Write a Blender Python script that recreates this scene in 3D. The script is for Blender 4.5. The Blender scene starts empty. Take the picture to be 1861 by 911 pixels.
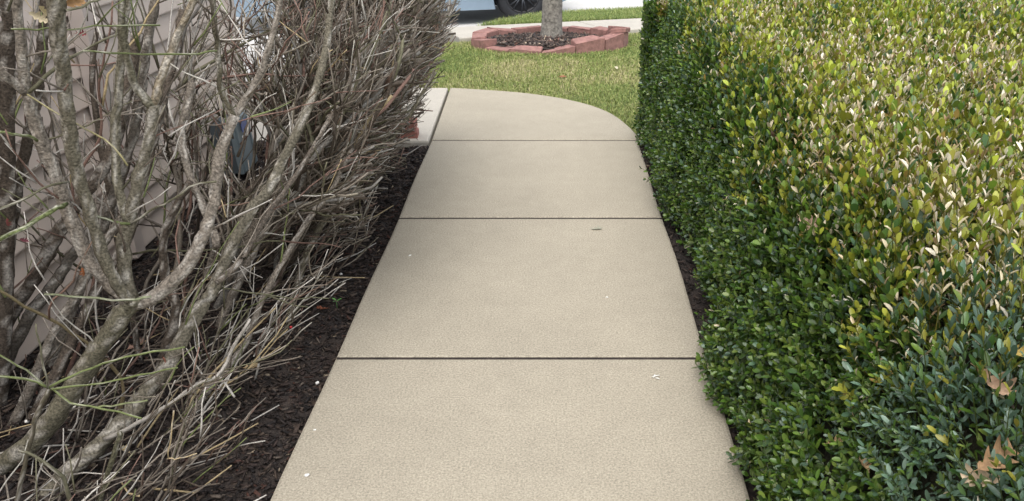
import bpy, math, random
import numpy as np
from mathutils import Vector, Matrix
R = math.radians
rng = np.random.default_rng(7)
random.seed(7)
scene = bpy.context.scene
col = scene.collection

# ---------------------------------------------------------------- camera
F_PX, PCX, PCY = 1530.0, 1005.0, 455.5          # focal length and principal point, in photo pixels
CH = 1.46                                        # lens height above the path
TH = math.atan(695.5 / F_PX)                     # looking down
cam = bpy.data.cameras.new('camera')
cam.sensor_width = 36.0
cam.lens = 36.0 * F_PX / 1861.0
cam.shift_x = -(PCX - 930.5) / 1861.0
cam.clip_start, cam.clip_end = 0.05, 800.0
camo = bpy.data.objects.new('camera', cam)
camo.location = (0, 0, CH)
camo.rotation_euler = (math.pi / 2 - TH, 0, 0)
col.objects.link(camo)
scene.camera = camo

# ---------------------------------------------------------------- daylight, thin overcast
SUN_EL, SUN_AZ = R(66), R(188)                   # azimuth clockwise from +Y
world = bpy.data.worlds.new('World')
scene.world = world
world.use_nodes = True
wn, wl = world.node_tree.nodes, world.node_tree.links
sky = wn.new('ShaderNodeTexSky')
sky.sky_type = 'NISHITA'
sky.sun_disc = False
sky.sun_elevation, sky.sun_rotation = SUN_EL, SUN_AZ
sky.air_density, sky.dust_density, sky.ozone_density = 1.0, 3.0, 1.0
hs = wn.new('ShaderNodeHueSaturation')
hs.inputs['Saturation'].default_value = 0.30
wl.new(sky.outputs[0], hs.inputs['Color'])
wl.new(hs.outputs[0], wn['Background'].inputs['Color'])
wn['Background'].inputs['Strength'].default_value = 0.15
sl = bpy.data.lights.new('sun', 'SUN')
sl.energy, sl.angle, sl.color = 0.9, R(70), (1.0, 0.955, 0.89)
so = bpy.data.objects.new('sun', sl)
sd = Vector((math.sin(SUN_AZ) * math.cos(SUN_EL), math.cos(SUN_AZ) * math.cos(SUN_EL), math.sin(SUN_EL)))
so.rotation_euler = sd.to_track_quat('Z', 'Y').to_euler()
so.location = (0, 0, 12)
col.objects.link(so)
vs = scene.view_settings
vs.view_transform, vs.look, vs.exposure, vs.gamma = 'Standard', 'None', 1.16, 1.0

# ---------------------------------------------------------------- pixel -> place
CT, ST = math.cos(TH), math.sin(TH)
def ray(px, py):
    a, b = (px - PCX) / F_PX, (py - PCY) / F_PX
    return np.array([a, CT - b * ST, -ST - b * CT])
def on_z(px, py, z=0.0):
    d = ray(px, py); t = (z - CH) / d[2]
    return np.array([0, 0, CH]) + t * d
def on_d(px, py, D):
    d = ray(px, py)
    return np.array([0, 0, CH]) + D / d[1] * d
def project(P):
    q = np.atleast_2d(P) - np.array([0, 0, CH])
    zc = q[:, 1] * CT - q[:, 2] * ST
    yc = -q[:, 1] * ST - q[:, 2] * CT
    zz = np.maximum(zc, 1e-3)
    return PCX + F_PX * q[:, 0] / zz, PCY + F_PX * yc / zz, zc

# ---------------------------------------------------------------- object helpers
def np_mesh(name, V, F, C=None, smooth=False):
    V = np.asarray(V, dtype=np.float32)
    me = bpy.data.meshes.new(name)
    if isinstance(F, np.ndarray):
        k = F.shape[1]
        me.vertices.add(len(V)); me.vertices.foreach_set('co', V.ravel())
        me.loops.add(F.size); me.loops.foreach_set('vertex_index', F.astype(np.int32).ravel())
        me.polygons.add(len(F)); me.polygons.foreach_set('loop_start', np.arange(0, F.size, k, dtype=np.int32))
        me.update(calc_edges=True)
    else:
        me.from_pydata([tuple(map(float, v)) for v in V], [], F)
        me.update()
    if smooth:
        me.polygons.foreach_set('use_smooth', np.ones(len(me.polygons), dtype=bool))
    if C is not None:
        ca = me.color_attributes.new('Col', 'FLOAT_COLOR', 'POINT')
        C4 = np.ones((len(V), 4), dtype=np.float32); C4[:, :3] = C
        ca.data.foreach_set('color', C4.ravel())
    return me
def link(name, me, mat=None, parent=None):
    if mat is not None and len(me.materials) == 0:
        me.materials.append(mat)
    o = bpy.data.objects.new(name, me)
    col.objects.link(o)
    if parent is not None:
        o.parent = parent
        o.matrix_parent_inverse = Matrix.Translation(-root_of(parent))
    return o
def root_of(o):
    p = Vector(o.location)
    return p
def ob(name, V, F, mat, parent=None, C=None, smooth=False):
    return link(name, np_mesh(name, V, F, C, smooth), mat, parent)
def tag(o, label=None, cat=None, group=None, kind=None):
    if label: o['label'] = label
    if cat: o['category'] = cat
    if group: o['group'] = group
    if kind: o['kind'] = kind
    return o
def empty(name, loc, label=None, cat=None, group=None, kind=None):
    o = bpy.data.objects.new(name, None)
    o.empty_display_size = 0.1
    o.location = tuple(map(float, loc))
    col.objects.link(o)
    return tag(o, label, cat, group, kind)

# generic shapes ------------------------------------------------------------
class MB:
    def __init__(s): s.v, s.f, s.c = [], [], []
    def add(s, V, F, c=None):
        n = len(s.v)
        s.v += [tuple(map(float, p)) for p in V]
        s.f += [tuple(i + n for i in f) for f in F]
        if c is not None: s.c += [c] * len(V)
    def box(s, c, e, rot=None, bev=0.0, col=None):
        V, F = box_vf(e, bev)
        V = np.array(V)
        if rot is not None: V = V @ np.array(rot).T
        s.add(V + np.array(c), F, col)
    def build(s, name, mat, parent=None, smooth=False):
        return ob(name, s.v, s.f, mat, parent, np.array(s.c) if s.c else None, smooth)
def box_vf(e, bev=0.0):
    x, y, z = e[0] / 2, e[1] / 2, e[2] / 2
    if bev <= 0:
        V = [(sx * x, sy * y, sz * z) for sz in (-1, 1) for sx, sy in ((-1, -1), (1, -1), (1, 1), (-1, 1))]
        return V, [(3, 2, 1, 0), (4, 5, 6, 7), (0, 1, 5, 4), (1, 2, 6, 5), (2, 3, 7, 6), (3, 0, 4, 7)]
    b = min(bev, x * .9, y * .9, z * .9)
    def ring(ix, zz): return [(-x + ix, -y + ix, zz), (x - ix, -y + ix, zz), (x - ix, y - ix, zz), (-x + ix, y - ix, zz)]
    V = ring(b, -z) + ring(0, -z + b) + ring(0, z - b) + ring(b, z)
    F = [(3, 2, 1, 0), (12, 13, 14, 15)]
    for k in range(3):
        for i in range(4):
            j = (i + 1) % 4
            F.append((k * 4 + i, k * 4 + j, k * 4 + 4 + j, k * 4 + 4 + i))
    return V, F
def rotz(a):
    c, s = math.cos(a), math.sin(a)
    return np.array([[c, -s, 0], [s, c, 0], [0, 0, 1.0]])
def rot_xyz(a, b, c):
    return np.array(Matrix.Rotation(c, 3, 'Z') @ Matrix.Rotation(b, 3, 'Y') @ Matrix.Rotation(a, 3, 'X'))
def prism(poly, z0, z1, bev=0.012):
    """slab with a rounded top arris; poly CCW list of (x,y)"""
    P = np.array(poly, dtype=float); n = len(P)
    nx = np.roll(P, -1, 0) - P; nx /= np.linalg.norm(nx, axis=1)[:, None]
    nr = np.stack([-nx[:, 1], nx[:, 0]], 1)              # inward normal of edge i
    pr = np.roll(nr, 1, 0); m = nr + pr
    m /= np.maximum((m * nr).sum(1), 0.35)[:, None]
    rings = [(0, z0), (0, z1 - bev), (bev * .3, z1 - bev * .3), (bev, z1)]
    V = np.concatenate([np.column_stack([P + m * ins, np.full(n, z)]) for ins, z in rings])
    F = [tuple(range(3 * n, 4 * n))]
    for k in range(3):
        for i in range(n):
            j = (i + 1) % n
            F.append((k * n + i, k * n + j, k * n + n + j, k * n + n + i))
    return V, F
def frames(P):
    T = np.gradient(P, axis=0); T /= np.maximum(np.linalg.norm(T, axis=1), 1e-9)[:, None]
    ref = np.array([0.31, 0.83, 0.47])
    N = np.cross(T, ref); N /= np.maximum(np.linalg.norm(N, axis=1), 1e-6)[:, None]
    return T, N, np.cross(T, N)
def tube(P, rad, k=4, twist=0.0):
    P = np.asarray(P, float); n = len(P)
    T, N, B = frames(P)
    a = np.arange(k) * 2 * math.pi / k + twist
    rad = np.asarray(rad, float)
    if rad.ndim == 1: rad = np.repeat(rad[:, None], k, 1)
    V = P[:, None, :] + rad[:, :, None] * (np.cos(a)[None, :, None] * N[:, None, :] + np.sin(a)[None, :, None] * B[:, None, :])
    V = V.reshape(-1, 3)
    i = np.arange(n - 1)[:, None] * k; j = np.arange(k)[None, :]; jn = (j + 1) % k
    Q = np.stack([i + j, i + jn, i + k + jn, i + k + j], -1).reshape(-1, 4)
    V = np.concatenate([V, P[:1], P[-1:]])
    ca, cb = n * k, n * k + 1
    jj = np.arange(k); jm = (jj + 1) % k
    C1 = np.stack([jm, jj, np.full(k, ca), np.full(k, ca)], -1)
    C2 = np.stack([(n - 1) * k + jj, (n - 1) * k + jm, np.full(k, cb), np.full(k, cb)], -1)
    tri = np.concatenate([Q[:, [0, 1, 2]], Q[:, [0, 2, 3]], C1[:, :3], C2[:, :3]])
    return V, tri
def smooth_path(P, n):
    P = np.asarray(P, float)
    if len(P) == 2: return P[0] + np.linspace(0, 1, n)[:, None] * (P[1] - P[0])
    E = np.concatenate([[2 * P[0] - P[1]], P, [2 * P[-1] - P[-2]]])
    out = []
    t = np.linspace(0, len(P) - 1, n)
    for x in t:
        i = min(int(x), len(P) - 2); f = x - i
        p0, p1, p2, p3 = E[i], E[i + 1], E[i + 2], E[i + 3]
        out.append(.5 * ((2 * p1) + (-p0 + p2) * f + (2 * p0 - 5 * p1 + 4 * p2 - p3) * f * f + (-p0 + 3 * p1 - 3 * p2 + p3) * f ** 3))
    return np.array(out)
def join(parts):
    V, F, C, n = [], [], [], 0
    for v, f, c in parts:
        V.append(v); F.append(f + n); n += len(v)
        C.append(np.broadcast_to(np.asarray(c, float), (len(v), 3)))
    return np.concatenate(V), np.concatenate(F), np.concatenate(C)
def inside(poly, x, y):
    P = np.asarray(poly); r = np.zeros(len(x), bool); n = len(P)
    for i in range(n):
        x1, y1 = P[i]; x2, y2 = P[(i + 1) % n]
        c = ((y1 > y) != (y2 > y)) & (x < (x2 - x1) * (y - y1) / (y2 - y1 + 1e-12) + x1)
        r ^= c
    return r
def vnoise(x, y, s, seed=0):
    """smooth value noise in -1..1"""
    g = np.random.default_rng(seed).uniform(-1, 1, (64, 64))
    u, v = np.asarray(x) * s + 17.3, np.asarray(y) * s + 5.7
    i, j = np.floor(u).astype(int), np.floor(v).astype(int); fu, fv = u - i, v - j
    fu, fv = fu * fu * (3 - 2 * fu), fv * fv * (3 - 2 * fv)
    a, b, c, d = g[i % 64, j % 64], g[(i + 1) % 64, j % 64], g[i % 64, (j + 1) % 64], g[(i + 1) % 64, (j + 1) % 64]
    return (a * (1 - fu) + b * fu) * (1 - fv) + (c * (1 - fu) + d * fu) * fv

# ---------------------------------------------------------------- materials
def newmat(name):
    m = bpy.data.materials.new(name); m.use_nodes = True
    nt = m.node_tree
    return m, nt, nt.nodes['Principled BSDF'], nt.nodes, nt.links
def plain(name, c, rough=.6, metal=0.0, var=0.12, scale=30, bump=0.0, bscale=None, coat=0):
    m, nt, b, N, L = newmat(name)
    tc = N.new('ShaderNodeTexCoord')
    nz = N.new('ShaderNodeTexNoise'); nz.inputs['Scale'].default_value = scale; nz.inputs['Detail'].default_value = 5
    L.new(tc.outputs['Object'], nz.inputs['Vector'])
    rp = N.new('ShaderNodeValToRGB')
    rp.color_ramp.elements[0].position, rp.color_ramp.elements[1].position = .3, .7
    rp.color_ramp.elements[0].color = [*(x * (1 - var) for x in c), 1]
    rp.color_ramp.elements[1].color = [*(min(1, x * (1 + var)) for x in c), 1]
    L.new(nz.outputs['Fac'], rp.inputs['Fac']); L.new(rp.outputs['Color'], b.inputs['Base Color'])
    b.inputs['Roughness'].default_value = rough; b.inputs['Metallic'].default_value = metal
    b.inputs['Coat Weight'].default_value = coat
    if bump:
        n2 = N.new('ShaderNodeTexNoise'); n2.inputs['Scale'].default_value = bscale or scale * 3; n2.inputs['Detail'].default_value = 4
        L.new(tc.outputs['Object'], n2.inputs['Vector'])
        bp = N.new('ShaderNodeBump'); bp.inputs['Strength'].default_value = bump; bp.inputs['Distance'].default_value = .01
        L.new(n2.outputs['Fac'], bp.inputs['Height']); L.new(bp.outputs['Normal'], b.inputs['Normal'])
    return m
def attr_mat(name, rough=.6, spec=.5, transl=0.0, var=.0, vscale=60, bump=0.0, bscale=150, objvar=0.0):
    m, nt, b, N, L = newmat(name)
    at = N.new('ShaderNodeAttribute'); at.attribute_name = 'Col'
    src = at.outputs['Color']
    tc = N.new('ShaderNodeTexCoord')
    if var:
        nz = N.new('ShaderNodeTexNoise'); nz.inputs['Scale'].default_value = vscale; nz.inputs['Detail'].default_value = 6
        L.new(tc.outputs['Object'], nz.inputs['Vector'])
        mr = N.new('ShaderNodeMapRange'); mr.inputs['From Min'].default_value = .3; mr.inputs['From Max'].default_value = .7
        mr.inputs['To Min'].default_value, mr.inputs['To Max'].default_value = 1 - var, 1 + var
        L.new(nz.outputs['Fac'], mr.inputs['Value'])
        mx = N.new('ShaderNodeVectorMath'); mx.operation = 'SCALE'
        L.new(src, mx.inputs[0]); L.new(mr.outputs[0], mx.inputs['Scale']); src = mx.outputs[0]
    L.new(src, b.inputs['Base Color'])
    b.inputs['Roughness'].default_value = rough
    b.inputs['Specular IOR Level'].default_value = spec
    if bump:
        n2 = N.new('ShaderNodeTexNoise'); n2.inputs['Scale'].default_value = bscale; n2.inputs['Detail'].default_value = 5
        L.new(tc.outputs['Object'], n2.inputs['Vector'])
        bp = N.new('ShaderNodeBump'); bp.inputs['Strength'].default_value = bump; bp.inputs['Distance'].default_value = .006
        L.new(n2.outputs['Fac'], bp.inputs['Height']); L.new(bp.outputs['Normal'], b.inputs['Normal'])
    if transl:
        tr = N.new('ShaderNodeBsdfTranslucent'); L.new(src, tr.inputs['Color'])
        mxs = N.new('ShaderNodeMixShader'); mxs.inputs['Fac'].default_value = transl
        L.new(b.outputs[0], mxs.inputs[1]); L.new(tr.outputs[0], mxs.inputs[2])
        L.new(mxs.outputs[0], N['Material Output'].inputs['Surface'])
    return m
def concrete_mat(name, base, dark=.78, spk=.22):
    m, nt, b, N, L = newmat(name)
    tc = N.new('ShaderNodeTexCoord')
    def noise(s, d=4, ro=.6):
        n = N.new('ShaderNodeTexNoise'); n.inputs['Scale'].default_value = s; n.inputs['Detail'].default_value = d
        n.inputs['Roughness'].default_value = ro; L.new(tc.outputs['Object'], n.inputs['Vector']); return n.outputs['Fac']
    def mrange(src, a, c, lo, hi):
        r = N.new('ShaderNodeMapRange'); r.inputs['From Min'].default_value = a; r.inputs['From Max'].default_value = c
        r.inputs['To Min'].default_value, r.inputs['To Max'].default_value = lo, hi
        L.new(src, r.inputs['Value']); return r.outputs[0]
    def mul(a, c):
        k = N.new('ShaderNodeMath'); k.operation = 'MULTIPLY'; L.new(a, k.inputs[0]); L.new(c, k.inputs[1]); return k.outputs[0]
    f = mul(mrange(noise(165, 4, .8), .3, .7, 1 - spk, 1 + spk), mrange(noise(2.3, 6, .65), .3, .7, .935, 1.055))
    f = mul(f, mrange(noise(14, 6, .7), .3, .7, .95, 1.05))
    f = mul(f, mrange(noise(60, 2), .66, .78, 1.0, dark))
    vo = N.new('ShaderNodeTexVoronoi'); vo.inputs['Scale'].default_value = 34; L.new(tc.outputs['Object'], vo.inputs['Vector'])
    f = mul(f, mrange(vo.outputs['Distance'], .04, .10, 1.18, 1.0))
    sc = N.new('ShaderNodeVectorMath'); sc.operation = 'SCALE'; sc.inputs[0].default_value = base
    L.new(f, sc.inputs['Scale']); L.new(sc.outputs[0], b.inputs['Base Color'])
    b.inputs['Roughness'].default_value = .85; b.inputs['Specular IOR Level'].default_value = .25
    bp = N.new('ShaderNodeBump'); bp.inputs['Strength'].default_value = .2; bp.inputs['Distance'].default_value = .003
    L.new(noise(220, 4), bp.inputs['Height']); L.new(bp.outputs['Normal'], b.inputs['Normal'])
    return m

M = {}
M['walk'] = concrete_mat('walk_concrete', (.345, .310, .244), spk=.50)
M['branch'] = concrete_mat('branch_concrete', (.44, .41, .355), spk=.18)
M['street'] = concrete_mat('street_concrete', (.50, .49, .47), spk=.12)
M['soil'] = plain('soil', (.030, .022, .018), .95, var=.5, scale=40, bump=.8, bscale=90)
M['lawn_soil'] = plain('lawn_soil', (.075, .085, .03), .95, var=.4, scale=25, bump=.5)
M['ground'] = plain('ground_soil', (.10, .11, .05), .95, var=.3, scale=3)
M['chips'] = attr_mat('mulch_chip', .75, .35, var=.3, vscale=120, bump=.3)
M['siding'] = plain('painted_siding', (.59, .505, .44), .55, var=.04, scale=9, bump=.05, bscale=300)
M['trim'] = plain('painted_trim', (.53, .46, .415), .5, var=.04, scale=9)
M['foundation'] = concrete_mat('foundation_concrete', (.30, .28, .25))
M['roof'] = plain('roof_shingle', (.09, .08, .075), .9, var=.3, scale=60)
M['bark'] = attr_mat('shrub_bark', .85, .2, var=.55, vscale=150, bump=1.0, bscale=210)
M['twig'] = attr_mat('twig_bark', .75, .25, var=.25, vscale=160)
M['leaf'] = attr_mat('boxwood_leaf', .32, .55, transl=.27)
M['grass'] = attr_mat('grass_blade', .55, .3, transl=.3)
M['block'] = plain('red_block', (.275, .145, .125), .9, var=.26, scale=25, bump=.5, bscale=160)
M['brick'] = plain('red_brick', (.30, .125, .10), .85, var=.18, scale=40, bump=.4, bscale=160)
M['tyre'] = plain('rubber', (.012, .013, .016), .7, var=.2, scale=30)
M['rim'] = plain('dark_alloy', (.035, .038, .045), .35, metal=.6, var=.1)
M['paint'] = plain('silver_paint', (.24, .32, .40), .25, metal=.35, var=.02, coat=.6)
M['glass'] = plain('car_glass', (.02, .025, .03), .05, var=.02)
M['lamp'] = plain('lamp_lens', (.6, .62, .62), .15, var=.02)
M['blackplastic'] = plain('black_plastic', (.02, .02, .022), .6, var=.1)
M['box'] = plain('grey_box_paint', (.15, .19, .21), .45, var=.06, scale=12)
M['boxdark'] = plain('grey_box_side', (.06, .075, .085), .5, var=.06, scale=12)
M['sticker'] = plain('blue_sticker', (.03, .07, .26), .4, var=.05)
M['white'] = plain('white_print', (.75, .76, .76), .5, var=.04)
M['dry'] = attr_mat('dry_leaf', .7, .3, transl=.15, var=.22, vscale=45)
M['treebark'] = plain('tree_bark', (.20, .185, .16), .9, var=.5, scale=38, bump=1.0, bscale=70)
M['pebble'] = plain('white_pebble', (.75, .74, .70), .6, var=.08)
M['sprout'] = plain('sprout_leaf', (.10, .28, .06), .5, var=.1)
M['berry'] = plain('red_berry', (.55, .03, .04), .4, var=.1)

# ---------------------------------------------------------------- lie of the land
WL, WR = -0.715, 0.505                           # path edges
AS = R(16)                                       # the street runs 16 degrees off square to the path
CA, SA = math.cos(AS), math.sin(AS)
U0, U1, U2 = 7.96, 8.98, 10.93                   # footway near edge, far edge, kerb
def uv2xy(u, v): return (v * CA - u * SA, v * SA + u * CA)
def xy2uv(x, y): return (y * CA - x * SA, x * CA + y * SA)
def prof(u): return -.07 * np.clip(np.asarray(u, float) - U0, 0, 3.1)
DJ = [-2.48, -1.265, -.055, 1.157, 2.366, 3.577, 4.787]     # path joints

g = empty('ground', (0, 0, -.6), kind='structure')
V = [(x * 300, y * 300, -.62) for x, y in ((-1, -1), (1, -1), (1, 1), (-1, 1))]
bpy.data.objects.remove(g)
tag(ob('ground', V, [(0, 1, 2, 3)], M['ground']), kind='structure')

# lawn sheet: level part and the fall to the street
def sheet(name, rows, mat, kind='structure'):
    """rows: list of lists of xyz of equal length"""
    n = len(rows[0]); V = [p for r in rows for p in r]
    F = [(i * n + j, i * n + j + 1, (i + 1) * n + j + 1, (i + 1) * n + j) for i in range(len(rows) - 1) for j in range(n - 1)]
    return tag(ob(name, V, F, mat), kind=kind)
LAWN_Z = -.06
XL = -1.62                                       # right edge of the driveway
rows = []
for t in np.linspace(0, 1, 14):
    r = []
    for x in np.linspace(XL, 16, 30):
        ytop = (U0 + x * SA) / CA
        y = -9 + (ytop + 9) * t
        r.append((x, y, LAWN_Z + .008 * float(vnoise(x, y, 1.3, 3))))
    rows.append(r)
sheet('lawn', rows, M['lawn_soil'])

# kerb line of the planted strip, read off the photograph
def on_slope(px, py):
    d = ray(px, py); lo, hi = .5, 40
    for _ in range(60):
        mid = (lo + hi) / 2; P = np.array([0, 0, CH]) + mid * d
        if P[2] > float(prof(xy2uv(P[0], P[1])[0])): lo = mid
        else: hi = mid
    return P
kp = [on_slope(*p) for p in ((815, 60), (835, 56.5), (862, 48), (905, 37.5), (945, 30), (985, 24), (1060, 19.5), (1155, 16))]
kuv = [xy2uv(p[0], p[1]) for p in kp]
KU, KV = np.array([k[0] for k in kuv]), np.array([k[1] for k in kuv])
KU[0] = U1 + .01
KU = np.maximum.accumulate(KU); UK = KU[-1]
KV = np.append(KV, 30); KU = np.append(KU, UK + .05); UK = KU[-1]
def kerb_u(v): return np.interp(v, KV, KU)
rows = []
for t in np.linspace(0, 1, 10):
    r = []
    for v in np.concatenate([np.linspace(KV[0], KV[-2], 24), np.linspace(KV[-2] + .4, 30, 12)]):
        u = U1 + (float(kerb_u(v)) - .09 - U1) * t if float(kerb_u(v)) - .09 > U1 else U1
        x, y = uv2xy(u, v)
        r.append((x, y, float(prof(u)) - .03))
    rows.append(r)
sheet('verge', rows, M['lawn_soil'])
# kerb: a real stone with height
def zdrive(u): 
    u = np.asarray(u, float)
    return np.interp(u, [0, U0, U1, UK + .1, UK + 1.2, UK + 9], [-.005, -.005, -.09, -.36, -.41, -.44])
kv = np.concatenate([np.linspace(KV[0], KV[-2], 30), np.linspace(KV[-2] + .3, 30, 14)])
V, F = [], []
for v in kv:
    u = float(kerb_u(v)); zt = float(prof(u)) + .004
    for du, z in ((-.10, zt - .15), (-.10, zt), (-.015, zt), (.0, zt - .015), (.025, float(zdrive(u)) - .06)):
        x, y = uv2xy(u + du, v); V.append((x, y, z))
for i in range(len(kv) - 1):
    for j in range(4):
        F.append((i * 5 + j, i * 5 + j + 1, i * 5 + 6 + j, i * 5 + 5 + j))
tag(ob('kerb', V, F, M['street']), kind='structure')
# street and driveway sheets
rows = []
for u in [UK - 2.3, UK - 1.5, UK - .8, UK - .2, UK + .1, UK + 1.2, UK + 4, UK + 9]:
    rows.append([(*uv2xy(u, v), float(zdrive(u)) - (.012 if u < UK else 0)) for v in np.linspace(-30, 34, 30)])
rows = [r for r in rows]
# driveway: from the garage side across the footway to the street
drv = []
for u in np.linspace(4.2, UK + .05, 22):
    if u < U0: 
        x = XL; y = (u + x * SA) / CA; vr = xy2uv(x, y)[1]
    else:
        vr = np.interp(u, [U0, U1], [xy2uv(XL, (U0 + XL * SA) / CA)[1], KV[0]]) if u < U1 else float(np.interp(u, KU[:-1], KV[:-1]))
        if u >= KU[-2]: vr = KV[-2]
    drv.append([(*uv2xy(u, v), float(zdrive(u))) for v in np.linspace(-9, vr, 14)])
sheet('driveway', drv, M['street'])
sheet('street', [r for r, u in zip(rows[4:], (0, 0, 0, 0))], M['street'])
# far side of the street
sheet('far_lawn', [[(*uv2xy(u, v), z) for v in np.linspace(-40, 44, 8)] for u, z in ((UK + 9, -.30), (UK + 12, -.2), (UK + 60, .2))], M['ground'])

# footway slabs along the street
fw = empty('footway', (*uv2xy(U0, 0), 0), kind='structure')
v0 = KV[0] + .02
for i in range(10):
    a, b = v0 + i * 1.5, v0 + (i + 1) * 1.5 - .012
    pts = [uv2xy(U0, a), uv2xy(U0, b), uv2xy(U1, b), uv2xy(U1, a)]
    pts = pts if np.cross(np.subtract(pts[1], pts[0]), np.subtract(pts[2], pts[1])) > 0 else pts[::-1]
    V, F = prism(pts, -.1, .006)
    V[:, 2] += prof(xy2uv(V[:, 0], V[:, 1])[0])
    ob('concrete_slab', V, F, M['branch'], fw)

# the path ------------------------------------------------------------------
path = empty('path', (-.1, 0, 0), kind='structure')
GAP = .0037
for i in range(len(DJ) - 1):
    gp = lambda q: GAP + .0012 * max(0, q - 2)
    a, b = DJ[i] + gp(DJ[i]), DJ[i + 1] - gp(DJ[i + 1])
    ys = np.linspace(a, b, 7)
    wob = lambda y, k: .004 * math.sin(y * 2.1 + k) + .003 * math.sin(y * 5.3 + 2 * k)
    poly = [(WL + wob(a, 1), a), (WR + wob(a, 2), a)] + [(WR + wob(y, 2), y) for y in ys[1:-1]] + [(WR + wob(b, 2), b), (WL + wob(b, 1), b)] + [(WL + wob(y, 1), y) for y in ys[::-1][1:-1]]
    V, F = prism(poly, -.14, 0.0)
    ob('concrete_slab', V, F, M['walk'], path)
curve_px = [(1166, 254), (1150, 236), (1130, 218), (1108, 204), (1080, 192.5), (1045, 183), (1000, 174.5), (950, 168), (900, 164), (855, 161), (818, 159)]
cv = [on_z(*p)[:2] for p in curve_px]
cv = smooth_path(np.array([(c[0], c[1], 0) for c in cv]), 26)[:, :2]
XJ = cv[-1][0]
poly = [(WL - .002, DJ[-1] + GAP), (cv[0][0], DJ[-1] + GAP)] + [tuple(c) for c in cv[1:]]
CURVE = poly
V, F = prism(poly, -.14, 0.0)
ob('concrete_slab', V, F, M['walk'], path)
yb = cv[-1][1]
for y in DJ[1:]:
    mbj = MB(); mbj.box(((WL + WR) / 2, y, -.0625), (WR - WL - .012, .02, .116)); mbj.build('joint_filler', M['soil'], path)
BR = [(-5.2, 4.775), (-2.9, 4.775)], [(-2.9, 4.775), (WL - .03, 4.775)]
jl = [(WL - .018, 4.775), (XJ - .016, yb)]
poly = [(-2.6, 4.775), jl[0], jl[1], (-1.3, yb + .015), (-2.6, yb + .02)]
V, F = prism(poly, -.14, -.002); ob('concrete_slab', V, F, M['branch'], path)
poly = [(-5.0, 4.775), (-2.612, 4.775), (-2.612, yb + .02), (-5.0, yb + .02)]
V, F = prism(poly, -.14, -.002); ob('concrete_slab', V, F, M['branch'], path)

# planting beds --------------------------------------------------------------
def bed(name, x0, x1, y0, y1, z, step=.045, amp=.012, hole=None, grade=None):
    xs, ys = np.arange(x0, x1 + step, step), np.arange(y0, y1 + step, step)
    xs[-1], ys[-1] = x1, y1
    X, Y = np.meshgrid(xs, ys)
    Z = z + amp * vnoise(X, Y, 7, 5) + amp * .7 * vnoise(X, Y, 19, 6)
    if grade is not None: Z += grade(X, Y)
    V = np.stack([X, Y, Z], -1).reshape(-1, 3)
    nx, ny = len(xs), len(ys)
    i = np.arange(ny - 1)[:, None] * nx; j = np.arange(nx - 1)[None, :]
    Fq = np.stack([i + j, i + j + 1, i + nx + j + 1, i + nx + j], -1).reshape(-1, 4)
    return tag(ob(name, V, Fq, M['soil'], smooth=True), kind='structure')
lgrade = lambda X, Y: .05 * np.clip((WL - .03 - X) / .9, 0, 1)
bed('planting_bed', -1.74, WL + .01, -2.0, 4.77, -.045, grade=lgrade)
bed('planting_bed', WR - .01, 3.4, -1.0, 5.0, -.040)
def chips(name, n, xy, zf, size=(.012, .05), dark=.0, seed=1, tilt=.45):
    r = np.random.default_rng(seed)
    x, y = xy(r, n); n = len(x)
    L = r.uniform(size[0], size[1], n) * r.uniform(.5, 1.1, n); W = L * r.uniform(.10, .32, n) + .002; T = W * r.uniform(.2, .6, n)
    base = np.array([(-1, -1, -1), (1, -.7, -1), (.8, 1, -1), (-.9, .7, -1), (-.8, -.8, 1), (1.05, -.5, 1), (.7, .8, 1), (-1, .6, 1)], float) / 2
    Vl = base[None] * np.stack([L, W, T], -1)[:, None, :] * r.uniform(.75, 1.25, (n, 8, 3))
    a, b, c = r.normal(0, tilt, n), r.normal(0, tilt * .6, n), r.uniform(0, 6.283, n)
    ca, sa, cb, sb, cc, sc = np.cos(a), np.sin(a), np.cos(b), np.sin(b), np.cos(c), np.sin(c)
    Rm = np.empty((n, 3, 3))
    Rm[:, 0] = np.stack([cc * cb, cc * sb * sa - sc * ca, cc * sb * ca + sc * sa], -1)
    Rm[:, 1] = np.stack([sc * cb, sc * sb * sa + cc * ca, sc * sb * ca - cc * sa], -1)
    Rm[:, 2] = np.stack([-sb, cb * sa, cb * ca], -1)
    Vw = np.einsum('nij,nkj->nki', Rm, Vl) + np.stack([x, y, zf(x, y) + r.uniform(-.004, .014, n)], -1)[:, None, :]
    F = np.array([(0, 3, 2, 1), (4, 5, 6, 7), (0, 1, 5, 4), (1, 2, 6, 5), (2, 3, 7, 6), (3, 0, 4, 7)])
    Fa = (F[None] + (np.arange(n) * 8)[:, None, None]).reshape(-1, 4)
    pal = np.array([(.018, .014, .013), (.030, .022, .019), (.045, .030, .025), (.060, .042, .033), (.085, .060, .045), (.12, .095, .075), (.075, .035, .025), (.30, .24, .17)])
    k = r.choice(len(pal), n, p=[.24, .25, .2, .12, .09, .05, .04, .01])
    C = pal[k] * r.uniform(.75, 1.25, (n, 1)) * (1 - dark)
    return tag(ob(name, Vw.reshape(-1, 3), Fa, M['chips'], C=np.repeat(C, 8, 0)), kind='stuff')
def lz(x, y): return -.045 + .012 * vnoise(x, y, 7, 5) + .0084 * vnoise(x, y, 19, 6) + lgrade(x, y)
def lxy(r, n):
    y = 1.0 + 3.75 * r.random(n) ** .85; x = r.uniform(-1.70, WL - .012, n); return x, y
chips('bark_mulch', 38000, lxy, lz, (.008, .040), dark=.22, seed=2)
def rz(x, y): return -.040 + .012 * vnoise(x, y, 7, 5) + .0084 * vnoise(x, y, 19, 6)
chips('bark_mulch', 5000, lambda r, n: (r.uniform(WR + .006, WR + .35, n), r.uniform(.8, 4.9, n)), rz, (.010, .035), dark=.15, seed=3)

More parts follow.
